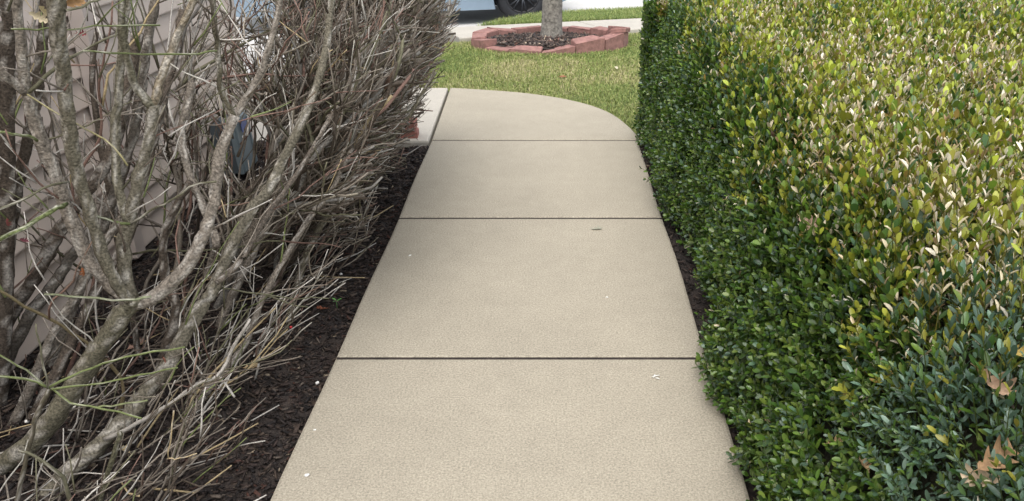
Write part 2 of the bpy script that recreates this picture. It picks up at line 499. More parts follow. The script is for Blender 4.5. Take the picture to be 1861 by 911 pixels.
# ---------------------------------------------------------------- the house wall on the left
HX, HY = -1.735, 4.66
house = empty('house', (HX, HY, 0), 'house corner with mauve grey lap siding behind the bare shrubs', 'house')
EXPO, BH = .108, .125
def board(L, seed):
    """lap board along +x (length L), front face toward -y, tilted so its foot stands proud"""
    prof_ = [(-.024, 0), (-.0245, .005), (-.004, BH), (.0, BH), (.0, 0)]
    V = [(x, y, z) for x in (0, L) for y, z in prof_]
    n = len(prof_)
    F = [tuple(range(n)), tuple(range(2 * n - 1, n - 1, -1))] + [(i, n + i, n + (i + 1) % n, (i + 1) % n) for i in range(n)]
    return np_mesh('siding_board', V, F)
bm1, bm2 = board(8.6, 0), board(4.2, 0)
NB = 25
for k in range(NB):
    z = .012 + k * EXPO
    o = link('siding_board', bm1, M['siding'], house)
    o.matrix_parent_inverse = Matrix.Translation(-Vector(house.location))
    o.location = (HX, -4.0, z); o.rotation_euler = (0, 0, math.pi / 2)
    o = link('siding_board', bm2, M['siding'], house)
    o.location = (HX - .05, HY, z); o.rotation_euler = (0, 0, math.pi)
mb = MB(); mb.box((HX - 2.1, HY - 4.33, 1.32), (4.18, 8.64, 2.75)); mb.build('wall', M['trim'], house)
mb = MB(); mb.box((HX - 2.09, HY - 4.33, -.12), (4.19, 8.65, .25)); mb.build('foundation', M['foundation'], house)
mb = MB(); mb.box((HX + .012, HY - .045, 1.38), (.026, .09, 2.74), bev=.003); mb.box((HX - .042, HY + .012, 1.38), (.085, .026, 2.74), bev=.003)
mb.build('corner_board', M['trim'], house)
mb = MB()
mb.add([(HX + .1, HY + .4, 2.72), (HX + .1, -4.4, 2.72), (HX - 4.5, -4.4, 2.72), (HX - 4.5, HY + .4, 2.72), (HX + .1, HY + .4, 2.86), (HX + .1, -4.4, 2.86), (HX - 2.1, -4.4, 3.9), (HX - 2.1, HY + .4, 3.9), (HX - 4.5, -4.4, 2.86), (HX - 4.5, HY + .4, 2.86)],
       [(0, 1, 2, 3), (0, 4, 5, 1), (4, 7, 6, 5), (7, 9, 8, 6), (9, 3, 2, 8), (0, 3, 9, 7, 4), (1, 5, 6, 8, 2)])
mb.build('roof', M['roof'], house)
# downspout on the wall
P0 = on_z(150, 110, 1.0)
zz = 1.685 * F_PX / (PCX - 150); DSP = (zz - (CH - .95) * ST) / CT
mb = MB(); mb.box((HX + .052, DSP, 1.36), (.055, .072, 2.66), bev=.012)
for q in (.35, 1.3, 2.3): mb.box((HX + .050, DSP, q), (.062, .080, .025), bev=.004)
mb.build('downspout', M['trim'], house)

# utility box
bx = on_z(449, 308, 0)
BX, BY = HX + .10, 4.17
ub = empty('utility_box', (BX, BY, .0), 'small grey blue utility box with a blue sticker, low on the siding behind shrubs', 'utility box')
mb = MB()
rt = rot_xyz(0, R(-4), 0)
mb.box((BX - .02, BY, .165), (.10, .20, .27), rt, bev=.008); mb.build('housing', M['boxdark'], ub)
mb = MB(); mb.box((BX + .042, BY, .175), (.024, .215, .285), rt, bev=.008)
mb.box((BX + .057, BY + .085, .17), (.010, .012, .25), rt, bev=.003)
mb.box((BX + .057, BY - .085, .17), (.010, .012, .25), rt, bev=.003)
lid = mb.build('lid', M['box'], ub)
mb = MB(); mb.box((BX + .058, BY + .005, .265), (.003, .075, .055), rt); mb.build('sticker', M['sticker'], lid)
mb = MB(); mb.box((BX + .057, BY + .005, .215), (.003, .085, .008), rt); mb.box((BX + .055, BY + .01, .125), (.004, .10, .007), rt); mb.build('print_line', M['white'], lid)
mb = MB(); mb.box((BX + .060, BY - .06, .19), (.012, .018, .018), rt, bev=.004); mb.build('latch', M['blackplastic'], lid)
mb = MB(); V, F = tube(smooth_path([(BX - .03, BY, .03), (BX - .03, BY, -.08)], 3), [.02] * 3, 8); mb.add(V, [tuple(f) for f in F]); mb.build('conduit', M['boxdark'], ub)

# red edging bricks stacked at the corner of the branch path
bp_ = on_z(728, 268, -.04)
def bricks(name, c, e, rot, label, n_seed, group):
    V, F = box_vf(e, .006)
    V = np.array(V) * (1 + np.random.default_rng(n_seed).uniform(-.015, .015, (len(V), 1)))
    o = ob(name, V, F, M['brick'])
    o.location = c; o.rotation_euler = rot
    return tag(o, label, 'brick', group)
bcx, bcy = bp_[0], bp_[1] + .10
bricks('edging_brick', (bcx, bcy, .008), (.185, .10, .062), (0, 0, R(4)), 'lower red brick of the small stack at the corner of the side path', 1, 'loose red bricks')
bricks('edging_brick', (bcx - .012, bcy + .005, .072), (.19, .10, .062), (R(1), R(1), R(-3)), 'top red brick of the small stack at the corner of the side path', 2, 'loose red bricks')
bricks('edging_brick', (bcx - .215, bcy - .01, .010), (.19, .10, .062), (0, R(2), R(7)), 'red brick lying left of the small brick stack, half hidden by twigs', 3, 'loose red bricks')

# ---------------------------------------------------------------- bare shrubs
GREY = np.array((.222, .192, .158)); OLIVE = np.array((.135, .128, .082)); GREEN = np.array((.16, .19, .075)); BROWN = np.array((.115, .092, .072))
DARKB = np.array((.075, .06, .047)); STRAW = np.array((.42, .33, .19)); PALE = np.array((.43, .405, .365)); REDDISH = np.array((.185, .115, .092)); RED = np.array((.42, .07, .08))
def xmax(h, y): return np.interp(h, [-.1, .2, .55, .8, 1.3], [-.80, -.705, -.575, -.475, -.45]) + .02 * math.sin(y * 9)
def fork_dir(d, ang, r):
    n = np.cross(d, r.normal(0, 1, 3)); n /= np.linalg.norm(n) + 1e-9
    v = d * math.cos(ang) + n * math.sin(ang); return v / np.linalg.norm(v)
def grow(p, d, L, rad, lvl, r, out, bias, dmax, gap=.075, hmax=1.5, ymin=1.0):
    seg = .045 if lvl else .06
    n = max(3, int(L / seg)); pts, rr = [p.copy()], [rad]
    kids = []
    nxt = L * .16 + r.uniform(0, .05)
    s = 0
    for i in range(n):
        d = d + r.normal(0, .085, 3) + bias * (.055 if lvl else .04); d /= np.linalg.norm(d)
        if i % 3 == 2: d = d + r.normal(0, .15, 3); d /= np.linalg.norm(d)
        q = pts[-1] + d * seg
        if q[0] > xmax(q[2], q[1]) + r.normal(0, .022) or q[0] < -1.66 or q[2] < -.01 or q[2] > hmax or q[1] > dmax + r.normal(0, .03) or q[1] < ymin:
            if q[0] < -1.66 or q[2] < -.01: d = d + np.array((.5, 0, .5)); continue
            break
        pts.append(q); rr.append(rad * (1 - .62 * (i + 1) / n))
        s += seg
        if s > nxt:
            kids.append((q.copy(), d.copy(), i / n)); nxt = s + gap * r.uniform(.6, 1.5)
    if len(pts) >= 3: out.append((np.array(pts), np.maximum(np.array(rr), .0014), lvl))
    if lvl < 3:
        for q, dd, f in kids:
            for _ in range(2 if r.random() < .55 else 1):
                grow(q, fork_dir(dd, R(r.uniform(14, 40)), r), L * r.uniform(.38, .68) * (1 - .35 * f), max(rad * .55, .0023), lvl + 1, r, out, bias, dmax, gap, hmax, ymin)

def bark_tube(P, w, r, k=9):
    n = len(P); rad = np.repeat(np.asarray(w)[:, None], k, 1)
    j = np.sin(np.arange(k) * 2 * math.pi / k * 4 + r.uniform(0, 6)) * .09            # shallow corky ridges
    rad = rad * (1 + j[None] + r.normal(0, .06, (n, k)) + .05 * r.normal(0, 1, (n, 1)))
    return tube(P, rad, k)
def limb(spec, shrub, r, name='stem'):
    pts, w0, w1, D0, D1, c = spec[:6]
    P = np.array([on_d(px, py, D0 + (D1 - D0) * i / (len(pts) - 1)) for i, (px, py) in enumerate(pts)])
    z = P[:, 1] * CT - (P[:, 2] - CH) * ST
    w = np.linspace(w0, w1, len(pts)) / 2 * (.85 if w0 > 8 else .75) * z / F_PX
    n = max(8, int(np.linalg.norm(np.diff(P, axis=0), axis=1).sum() / .022))
    Q = smooth_path(P, n); W = np.interp(np.linspace(0, len(pts) - 1, n), np.arange(len(pts)), w)
    if len(spec) > 6 and spec[6]:                                                       # run it down to the soil
        e, dr = (Q[0], Q[0] - Q[1]) if spec[6] == 'start' else (Q[-1], Q[-1] - Q[-2])
        dr = dr / np.linalg.norm(dr); dr[2] = min(dr[2], -.35); ext = [e + dr * s for s in np.arange(.03, 1.2, .03) if (e + dr * s)[2] > -.12]
        if ext:
            ext = np.array(ext); ext[:, 0] = np.maximum(ext[:, 0], -1.69)
            if spec[6] == 'start': Q = np.concatenate([ext[::-1], Q]); W = np.concatenate([np.full(len(ext), W[0] * 1.08), W])
            else: Q = np.concatenate([Q, ext]); W = np.concatenate([W, np.full(len(ext), W[-1] * 1.05)])
    Q = Q + r.normal(0, .0012, Q.shape)
    k = 9 if max(w0, w1) > 11 else 6
    V, F = bark_tube(Q, W, r, k)
    t = np.repeat(np.linspace(0, 1, len(Q)), k); t = np.append(t, [0, 1])
    C = np.array(c)[None] * (1 + r.normal(0, .10, (len(V), 1)))
    lich = (r.random(len(V)) < .20)[:, None]
    C = np.where(lich, C * .45 + PALE * .7, C * .88)
    ob(name, V, F, M['bark'] if k == 9 else M['twig'], shrub, C=C, smooth=True)
    return Q, W

def sprout(Q, W, r, out, every, L0, bias, dmax, f0=.3, hmax=1.5, ymin=1.0):
    n = len(Q); step = max(1, int(every / .022))
    for i in range(int(n * f0), n - 1, step):
        if r.random() < .2: continue
        d = Q[min(i + 1, n - 1)] - Q[i]; d /= np.linalg.norm(d) + 1e-9
        if d[2] < 0: d = -d
        grow(Q[i].copy(), fork_dir(d, R(r.uniform(28, 75)), r), L0 * r.uniform(.5, 1.2), min(W[i] * .4, .0032), 2, r, out, bias, dmax, .085, hmax, ymin)
def put_twigs(out, shrub, r, cols, probs, keep=260):
    """nearest, largest twigs as single parts; the fine rest as one mass"""
    sc, kept = [], []
    for P, rr, lvl in out:                                # open gaps: thin growth by the house, clear in front of the utility box
        qx, qy, _ = project(P)
        mx, my = qx.mean(), qy.mean()
        if ((qx > 424) & (qx < 484) & (qy > 228) & (qy < 312)).any() and P[:, 1].mean() < 4.15 and r.random() < .93: continue
        if mx < 330 and my < 620 and r.random() < .45: continue
        kept.append((P, rr, lvl))
    out = kept
    for P, rr, lvl in out:
        px, py, z = project(P.mean(0)); vis = -60 < px[0] < 900 and -60 < py[0] < 960
        sc.append((len(P) * rr.mean() / max(z[0], .3)) * (1 if vis else .01))
    order = np.argsort(-np.array(sc)); rest = []
    for rank, i in enumerate(order):
        P, rr, lvl = out[i]
        k = 6 if lvl == 0 else 4
        V, F = tube(P + r.normal(0, .0015, P.shape), rr * r.uniform(.85, 1.15, len(rr)), k, r.uniform(0, 1))
        c = np.array(cols[r.choice(len(cols), p=probs)]) * r.uniform(.7, 1.3)
        if lvl < 2 and c.mean() > .3: c = c * .5
        t = np.append(np.repeat(np.linspace(0, 1, len(P)), k), [0, 1])[:, None]
        C = c[None] * (1 - .15 * t) + (GREEN if r.random() < .18 else c)[None] * .15 * t
        if rank < keep:
            ob('twig' if lvl else 'stem', V, F, M['twig'] if lvl else M['bark'], shrub, C=C, smooth=True)
        else: rest.append((V, F, C))
    if rest:
        V, F, C = [], [], []; n = 0
        for v, f, c in rest: V.append(v); F.append(f + n); C.append(c); n += len(v)
        tag(ob('twig_mass', np.concatenate(V), np.concatenate(F), M['twig'], shrub, C=np.concatenate(C)), kind='stuff')

r1 = np.random.default_rng(11)
near = empty('bare_shrub', (-1.35, 1.85, -.03), 'nearest bare shrub with thick forked mossy limbs beside the house wall', 'shrub', 'bare winter shrubs along the wall')
NEAR = [
 ([(0, 852), (68, 795), (113, 736), (150, 678), (191, 617), (230, 560), (240, 543)], 44, 36, 1.80, 1.82, OLIVE * .8 + GREY * .3, 'start'),
 ([(240, 550), (198, 514), (158, 465), (122, 382), (99, 316), (75, 255), (58, 205), (48, 163)], 30, 25, 1.82, 1.78, GREY * 1.15),
 ([(48, 168), (40, 100), (32, 40), (26, -30), (20, -120)], 24, 17, 1.78, 1.75, GREY * 1.1),
 ([(50, 168), (25, 150), (0, 125), (-40, 70), (-80, -40)], 22, 14, 1.78, 1.7, GREY),
 ([(236, 548), (214, 517), (185, 458), (161, 376), (142, 316), (128, 240), (118, 160), (112, 100), (104, 30), (100, -60)], 24, 33, 1.81, 1.62, OLIVE * .6 + GREY * .45),
 ([(240, 545), (228, 500), (226, 450), (234, 405), (248, 345), (258, 300), (273, 250), (279, 190)], 27, 24, 1.82, 1.86, OLIVE * .5 + GREY * .5),
 ([(279, 196), (254, 168), (238, 140), (227, 90), (221, 40), (226, -60)], 19, 16, 1.86, 1.8, OLIVE * .8 + GREY * .3),
 ([(278, 196), (290, 150), (305, 110), (335, 40), (362, -30)], 19, 15, 1.86, 1.95, STRAW * .3 + GREY * .6),
 ([(234, 408), (222, 370), (213, 325), (209, 231), (217, 148), (222, 60), (240, -40)], 22, 15, 1.83, 1.9, OLIVE * .7 + GREY * .4),
 ([(240, 550), (273, 545), (330, 496), (359, 448), (376, 409), (389, 366), (395, 316), (405, 264), (425, 212)], 30, 24, 1.82, 2.0, GREY * 1.05),
 ([(425, 216), (403, 165), (396, 99), (390, 33), (386, -50)], 15, 11, 2.0, 1.95, OLIVE * .6 + BROWN * .5),
 ([(423, 216), (440, 190), (465, 150), (485, 100), (500, 40), (520, -50)], 17, 12, 2.0, 2.15, GREY),
 ([(85, 897), (137, 846), (191, 798), (235, 754), (266, 713), (307, 661), (341, 600), (368, 555), (395, 514), (420, 450), (456, 382), (489, 343), (509, 300), (545, 230), (570, 170), (590, 100), (600, 20), (610, -60)], 38, 14, 1.72, 2.55, OLIVE * .5 + GREY * .5, 'start'),
 ([(232, 897), (259, 870), (307, 818), (341, 771), (375, 713), (410, 672), (444, 627), (470, 560), (510, 480), (560, 400), (605, 340), (640, 270)], 24, 9, 1.80, 2.7, GREY * .95, 'start'),
 ([(190, 800), (239, 774), (307, 736), (358, 699), (396, 682), (420, 640), (455, 580)], 10, 6, 1.70, 1.8, PALE * .6 + GREY * .3),
 ([(396, 682), (410, 700), (428, 722)], 7, 5, 1.77, 1.72, PALE * .7),
 ([(395, 514), (440, 470), (480, 400), (530, 330), (580, 250), (630, 160), (660, 80)], 14, 7, 2.05, 2.7, BROWN * .7 + GREY * .4),
 # stems standing behind, close to the wall
 ([(13, -60), (13, 100), (14, 300), (12, 450), (8, 600), (0, 715)], 30, 34, 2.10, 2.10, DARKB * 1.2, 'end'),
 ([(85, -40), (78, 70), (68, 160), (52, 250), (30, 350), (14, 470), (6, 600)], 22, 26, 2.2, 2.15, DARKB * 1.3, 'end'),
 ([(250, 60), (228, 180), (196, 290), (150, 360), (112, 415), (66, 498), (20, 573), (-20, 640)], 24, 32, 2.35, 2.2, BROWN * 1.05, 'end'),
 ([(185, 390), (132, 465), (95, 520), (56, 570), (20, 640), (-8, 700)], 20, 28, 2.35, 2.15, GREY * .72, 'end'),
 ([(260, 350), (185, 448), (142, 530), (99, 600), (62, 690), (25, 770)], 17, 24, 2.2, 2.0, GREY * .8, 'end'),
 ([(290, -40), (277, 30), (262, 110), (250, 200), (226, 300), (190, 400)], 18, 22, 2.45, 2.35, GREY * .8, 'end'),
 ([(330, 20), (318, 100), (290, 210), (262, 320), (232, 430), (180, 520), (120, 640)], 15, 24, 2.55, 2.1, BROWN * 1.1, 'end'),
 ([(345, 330), (300, 420), (300, 500), (320, 560), (300, 640)], 16, 22, 2.25, 2.2, DARKB * 1.3, 'end'),
 ([(175, 60), (168, 140), (176, 220), (190, 300)], 11, 15, 2.5, 2.45, DARKB * 1.4, 'end'),
 ([(350, 150), (330, 240), (345, 320), (380, 400), (395, 450)], 16, 18, 2.4, 2.2, GREY),
 # thin green shoots in front
 ([(181, 911), (191, 873), (212, 811), (219, 784)], 13, 10, 1.50, 1.52, OLIVE * .9, 'start'),
 ([(127, 911), (116, 873), (89, 846), (60, 828), (34, 818)], 9, 6, 1.45, 1.45, OLIVE, 'start'),
 ([(48, 830), (62, 770), (74, 740), (89, 706)], 10, 9, 1.52, 1.5, BROWN * .6 + OLIVE * .6, 'start'),
 ([(89, 706), (150, 675), (230, 650), (335, 630)], 7, 5, 1.5, 1.55, GREEN),
 ([(89, 708), (190, 694), (322, 667)], 5, 4, 1.5, 1.5, GREEN),
 ([(92, 706), (130, 732), (165, 740), (215, 750), (258, 760)], 6, 5, 1.5, 1.48, GREEN * 1.1),
 ([(165, 740), (210, 738), (265, 728)], 5, 4, 1.49, 1.5, GREEN * .9 + GREY * .2),
 ([(89, 706), (60, 692), (0, 685), (-40, 690)], 7, 5, 1.5, 1.45, GREEN),
 ([(89, 706), (40, 668), (-10, 640)], 6, 5, 1.5, 1.45, GREEN),
 ([(89, 706), (75, 640), (66, 590)], 6, 4, 1.5, 1.5, OLIVE),
 ([(-30, 446), (0, 434), (60, 405), (100, 380), (120, 370)], 12, 9, 1.55, 1.75, GREEN * .9),
 ([(-20, 390), (40, 362), (90, 338), (125, 332)], 7, 5, 1.6, 1.76, OLIVE),
 ([(79, 534), (150, 541), (230, 546), (276, 538)], 5, 6, 1.7, 1.78, GREEN * .7 + PALE * .2),
 ([(50, 172), (100, 203), (150, 232), (198, 260), (232, 300)], 4, 5, 1.75, 1.7, STRAW * .5 + GREEN * .5),
 ([(52, 168), (100, 125), (150, 92), (214, 60)], 9, 5, 1.77, 1.85, OLIVE),
 ([(150, 92), (220, 97), (330, 100), (395, 92)], 6, 5, 1.75, 1.9, GREEN * .8),
 ([(20, 52), (100, 54), (180, 48), (292, 45)], 5, 4, 1.6, 1.8, GREEN * .8),
 ([(120, 20), (170, 5), (200, -10)], 7, 6, 1.62, 1.7, OLIVE),
 ([(0, 240), (35, 245), (66, 254)], 7, 8, 1.65, 1.74, GREEN),
 ([(234, 408), (200, 402), (170, 388), (146, 350)], 7, 5, 1.8, 1.75, GREEN * .7),
 ([(240, 405), (280, 380), (310, 365), (355, 335), (392, 330)], 7, 5, 1.83, 1.8, OLIVE),
 ([(316, 745), (310, 790), (304, 835)], 4, 3, 1.36, 1.36, STRAW),
 ([(304, 835), (330, 832), (358, 825)], 3, 3, 1.36, 1.36, STRAW),
]
tw = []
nb = np.array((.35, .12, .55))
for i, s in enumerate(NEAR):
    Q, W = limb(s, near, r1)
    if s[1] > 9 and i < 28: sprout(Q, W, r1, tw, .125 if i < 18 else .22, .24 if i < 12 else .30, nb, 3.2, .25, 1.42)
for k in range(52):                                                                    # thin suckers from the base
    b = np.array((r1.uniform(-1.45, -.95), r1.uniform(1.15, 2.4), -.03))
    d = np.array((r1.uniform(.2, .75), r1.uniform(-.1, .45), r1.uniform(.5, 1.1))); d /= np.linalg.norm(d)
    grow(b, d, r1.uniform(.2, .5), r1.uniform(.0025, .005), 2, r1, tw, np.array((.3, .1, .2)), 3.0, .07, .6)
for k in range(11):                                                                    # slender stems crowding behind and between the limbs
    b = np.array((r1.uniform(-1.58, -1.25), r1.uniform(1.9, 2.8), -.05))
    d = np.array((r1.uniform(-.12, .5), r1.uniform(-.3, .35), 1.0)); d /= np.linalg.norm(d)
    grow(b, d, r1.uniform(.9, 1.5), r1.uniform(.005, .010), 1, r1, tw, np.array((.22, .05, .6)), 3.2, .15, 1.5)
put_twigs(tw, near, r1, [GREY, OLIVE, BROWN, PALE, GREEN, REDDISH, STRAW], [.30, .12, .20, .20, .05, .10, .03])

def shrub(root, seed, nst, y0, y1, dmax, manual=()):
    r = np.random.default_rng(seed); out = []
    for s in manual:
        Q, W = limb(s, root, r); sprout(Q, W, r, out, .06, .42, np.array((.45, .22, .5)), dmax, .3)
    for k in range(nst):
        b = np.array((r.uniform(-1.42, -1.08), y0 + (y1 - y0) * (k + r.random()) / nst, -.05))
        d = np.array((r.uniform(.05, .75), r.uniform(-.15, .45), 1.0)); d /= np.linalg.norm(d)
        grow(b, d, r.uniform(.85, 1.35), r.uniform(.009, .015), 0, r, out, np.array((.50, .12, .62)), dmax, .085)
    for k in range(30):
        b = np.array((r.uniform(-1.3, -.9), r.uniform(y0, y1), -.04))
        d = np.array((r.uniform(.4, 1.1), r.uniform(-.1, .6), r.uniform(.25, .8))); d /= np.linalg.norm(d)
        grow(b, d, r.uniform(.25, .5), r.uniform(.003, .005), 1, r, out, np.array((.35, .15, .22)), dmax, .08, .7)
    return out, r
MIDL = [
 ([(530, 560), (545, 500), (567, 438), (598, 388), (625, 340), (651, 309), (701, 264), (750, 200), (790, 130)], 17, 7, 2.7, 3.3, OLIVE * .6 + BROWN * .5, 'start'),
 ([(500, 520), (569, 367), (598, 298), (609, 240), (618, 150), (640, 60)], 9, 6, 2.9, 3.2, REDDISH * .8 + GREY * .3, 'start'),
 ([(395, 600), (440, 500), (480, 420), (520, 330), (540, 240), (575, 150), (610, 60), (640, -30)], 18, 9, 2.6, 3.0, GREY, 'start'),
]
mid = empty('bare_shrub', (-1.25, 2.9, -.03), 'middle bare shrub of grey twigs leaning toward the path, between the other two', 'shrub', 'bare winter shrubs along the wall')
out, r2 = shrub(mid, 21, 17, 2.6, 3.35, 3.75, MIDL)
put_twigs(out, mid, r2, [GREY, OLIVE, BROWN, PALE, REDDISH, STRAW, DARKB], [.31, .10, .28, .12, .08, .01, .10])
far = empty('bare_shrub', (-1.25, 3.95, -.03), 'farthest bare shrub with dense fine twigs spreading over the side path', 'shrub', 'bare winter shrubs along the wall')
out, r3 = shrub(far, 31, 20, 3.5, 4.45, 4.95)
put_twigs(out, far, r3, [GREY, OLIVE, BROWN, PALE, REDDISH, STRAW, DARKB], [.30, .10, .29, .08, .09, .01, .13])
print('twigs', len(tw), len(out))

# dead twig litter lying on the mulch
r4 = np.random.default_rng(41); lit = []
for k in range(420):
    x, y = r4.uniform(-1.6, WL - .12 - .1 * r4.random()), r4.uniform(1.05, 4.6)
    a = r4.normal(.9, .7); L = r4.uniform(.04, .22); z = float(lz(x, y)) + r4.uniform(.008, .05)
    e = np.array((math.cos(a) * L, math.sin(a) * L, r4.normal(.0, .18) * L))
    m_ = e * .5 + r4.normal(0, .008, 3)
    V, F = tube(np.array([(x, y, z), (x + m_[0], y + m_[1], z + m_[2]), (x + e[0], y + e[1], z + abs(e[2]))]), np.array([1, .9, .6]) * r4.uniform(.0015, .0035), 4)
    lit.append((V, F, (GREY, PALE, BROWN, STRAW, REDDISH)[r4.choice(5, p=[.36, .2, .28, .1, .06])] * r4.uniform(.8, 1.3)))
V, F, C = join(lit); tag(ob('twig_litter', V, F, M['twig'], C=C), 'dead grey twigs scattered over the dark mulch under the shrubs', 'twigs', kind='stuff')

# ---------------------------------------------------------------- boxwood hedge
def leaf_template(w=.5, fold=.10, bend=.0):
    V = np.array([(0, 0, 0), (.30, .40 * w, 0), (.70, .42 * w, 0), (.94, .20 * w, 0), (1, 0, 0), (.94, -.20 * w, 0), (.70, -.42 * w, 0), (.30, -.40 * w, 0), (.52, 0, 0)])
    V[:, 2] = fold * np.abs(V[:, 1]) / w * .8 - bend * V[:, 0] ** 2
    F = np.array([(8, i, i + 1) for i in range(7)] + [(8, 7, 0)])
    return V, F
LV, LF = leaf_template(.58, .16, .10)
def hedge_xb(D): return np.interp(D, [0, 1.2, 2.4, 3.6, 4.9], [.530, .530, .518, .528, .540])
def hedge_b(D): return np.interp(D, [0, 1.0, 2.4, 4.7], [.30, .28, .20, .03])
def hedge_pt(s, D, r=None):
    """s 0..1 up the side and round the shoulder, 1.. = metres inward on top"""
    xb, b = hedge_xb(D), hedge_b(D)
    H = .775 + .02 * np.clip(s - 1.2, 0, 1.2) - .10 * np.clip((1.35 - D) / .6, 0, 1) + .022 * vnoise(s * 1.0, D, 2.2, 8)
    ks = np.array([0, .45, .72, .86, 1.0])
    kx = np.array([0, .40, .62, .80, 1.0]); kz = np.array([.03, .50, .80, .94, 1.0])
    sc = np.clip(s, 0, 1)
    fx, fz = np.interp(sc, ks, kx), np.interp(sc, ks, kz)
    bulge = .06 * vnoise(D, sc * .6, 2.6, 9) + .04 * vnoise(D, sc * .8, 6.5, 10)
    X = xb + (b * .75 + .12) * np.clip((fx - .25) / .75, 0, 1) ** 1.4 + b * .3 * fx + bulge * np.clip(1.15 - sc, .25, 1) * np.interp(D, [3.4, 4.6], [1, .55]) + np.clip(s - 1, 0, None)
    Z = H * fz + np.where(s > 1, .025 * vnoise(s, D, 3.1, 12) - .10 * np.clip((s - 2.55) / .5, 0, 1), 0)
    return np.stack([X, D, Z], -1)
def hedge_normal(s, D):
    e = .02
    a = hedge_pt(s + e, D) - hedge_pt(s - e, D); b = hedge_pt(s, D + e) - hedge_pt(s, D - e)
    n = np.cross(a, b); n /= np.linalg.norm(n, axis=1)[:, None]
    return n
rh = np.random.default_rng(51)
def sample(n, s0, s1, d0, d1):
    return rh.uniform(s0, s1, n), rh.uniform(d0, d1, n)
S, D_ = [], []
for n, s0, s1, d0, d1 in ((9800, 0, 1, .6, 4.88), (19500, 1, 3.25, .6, 4.9), (900, 0, 3, -.5, .6)):
    s, d = sample(n, s0, s1, d0, d1)
    P = hedge_pt(s, d); px, py, z = project(P)
    keep = ((px < 1990) & (py < 1060) & (z > .2)) | (d < .6) | (rh.random(n) < .10)
    S.append(s[keep]); D_.append(d[keep])
S, D_ = np.concatenate(S), np.concatenate(D_)
P = hedge_pt(S, D_); Nn = hedge_normal(S, D_)
# end faces of the hedge
ne = 2600
es, ez = rh.uniform(0, 2.6, ne), rh.random(ne)
Pe = hedge_pt(np.clip(es, 1, None), np.full(ne, 4.9)); base = hedge_pt(np.zeros(ne), np.full(ne, 4.9))
Pe[:, 2] *= ez; Pe[:, 0] = np.where(es < 1, base[:, 0] + es * .12, Pe[:, 0]); Pe[:, 1] += .02 + .05 * vnoise(Pe[:, 0], Pe[:, 2], 4, 3)
P = np.concatenate([P, Pe]); Nn = np.concatenate([Nn, np.tile((0, 1.0, .1), (ne, 1))])
S = np.concatenate([S, np.where((ez > .9) & (es > .6), 1.5, .3)]); D_ = np.concatenate([D_, np.full(ne, 4.88)])
n = len(P)
s0_ = np.interp(D_, [1.2, 1.5, 2.2, 3.35, 4.86], [.70, .66, .58, .68, 1.0])
topness = np.clip((S - s0_ + .12) / .22, 0, 1)
depth = rh.random(n) ** 1.5 * (.085 + .035 * topness)
up = np.array((0, 0, 1.0))
ax = Nn * (1.0 - .6 * topness)[:, None] + up * (.55 + 1.3 * topness)[:, None] + rh.normal(0, 1, (n, 3)) * (.30 - .05 * topness)[:, None]
ax /= np.linalg.norm(ax, axis=1)[:, None]
scale = rh.uniform(.65, 1.3, n) * (.90 + .27 * topness)
stray = rh.random(n) < .015 + .10 * topness
NP_ = 5                                                  # leaf pairs on a shoot
rx = np.cross(ax, rh.normal(0, 1, (n, 3))); rx /= np.linalg.norm(rx, axis=1)[:, None]
ry = np.cross(ax, rx)
leafM, leafC, leafS = [], [], []
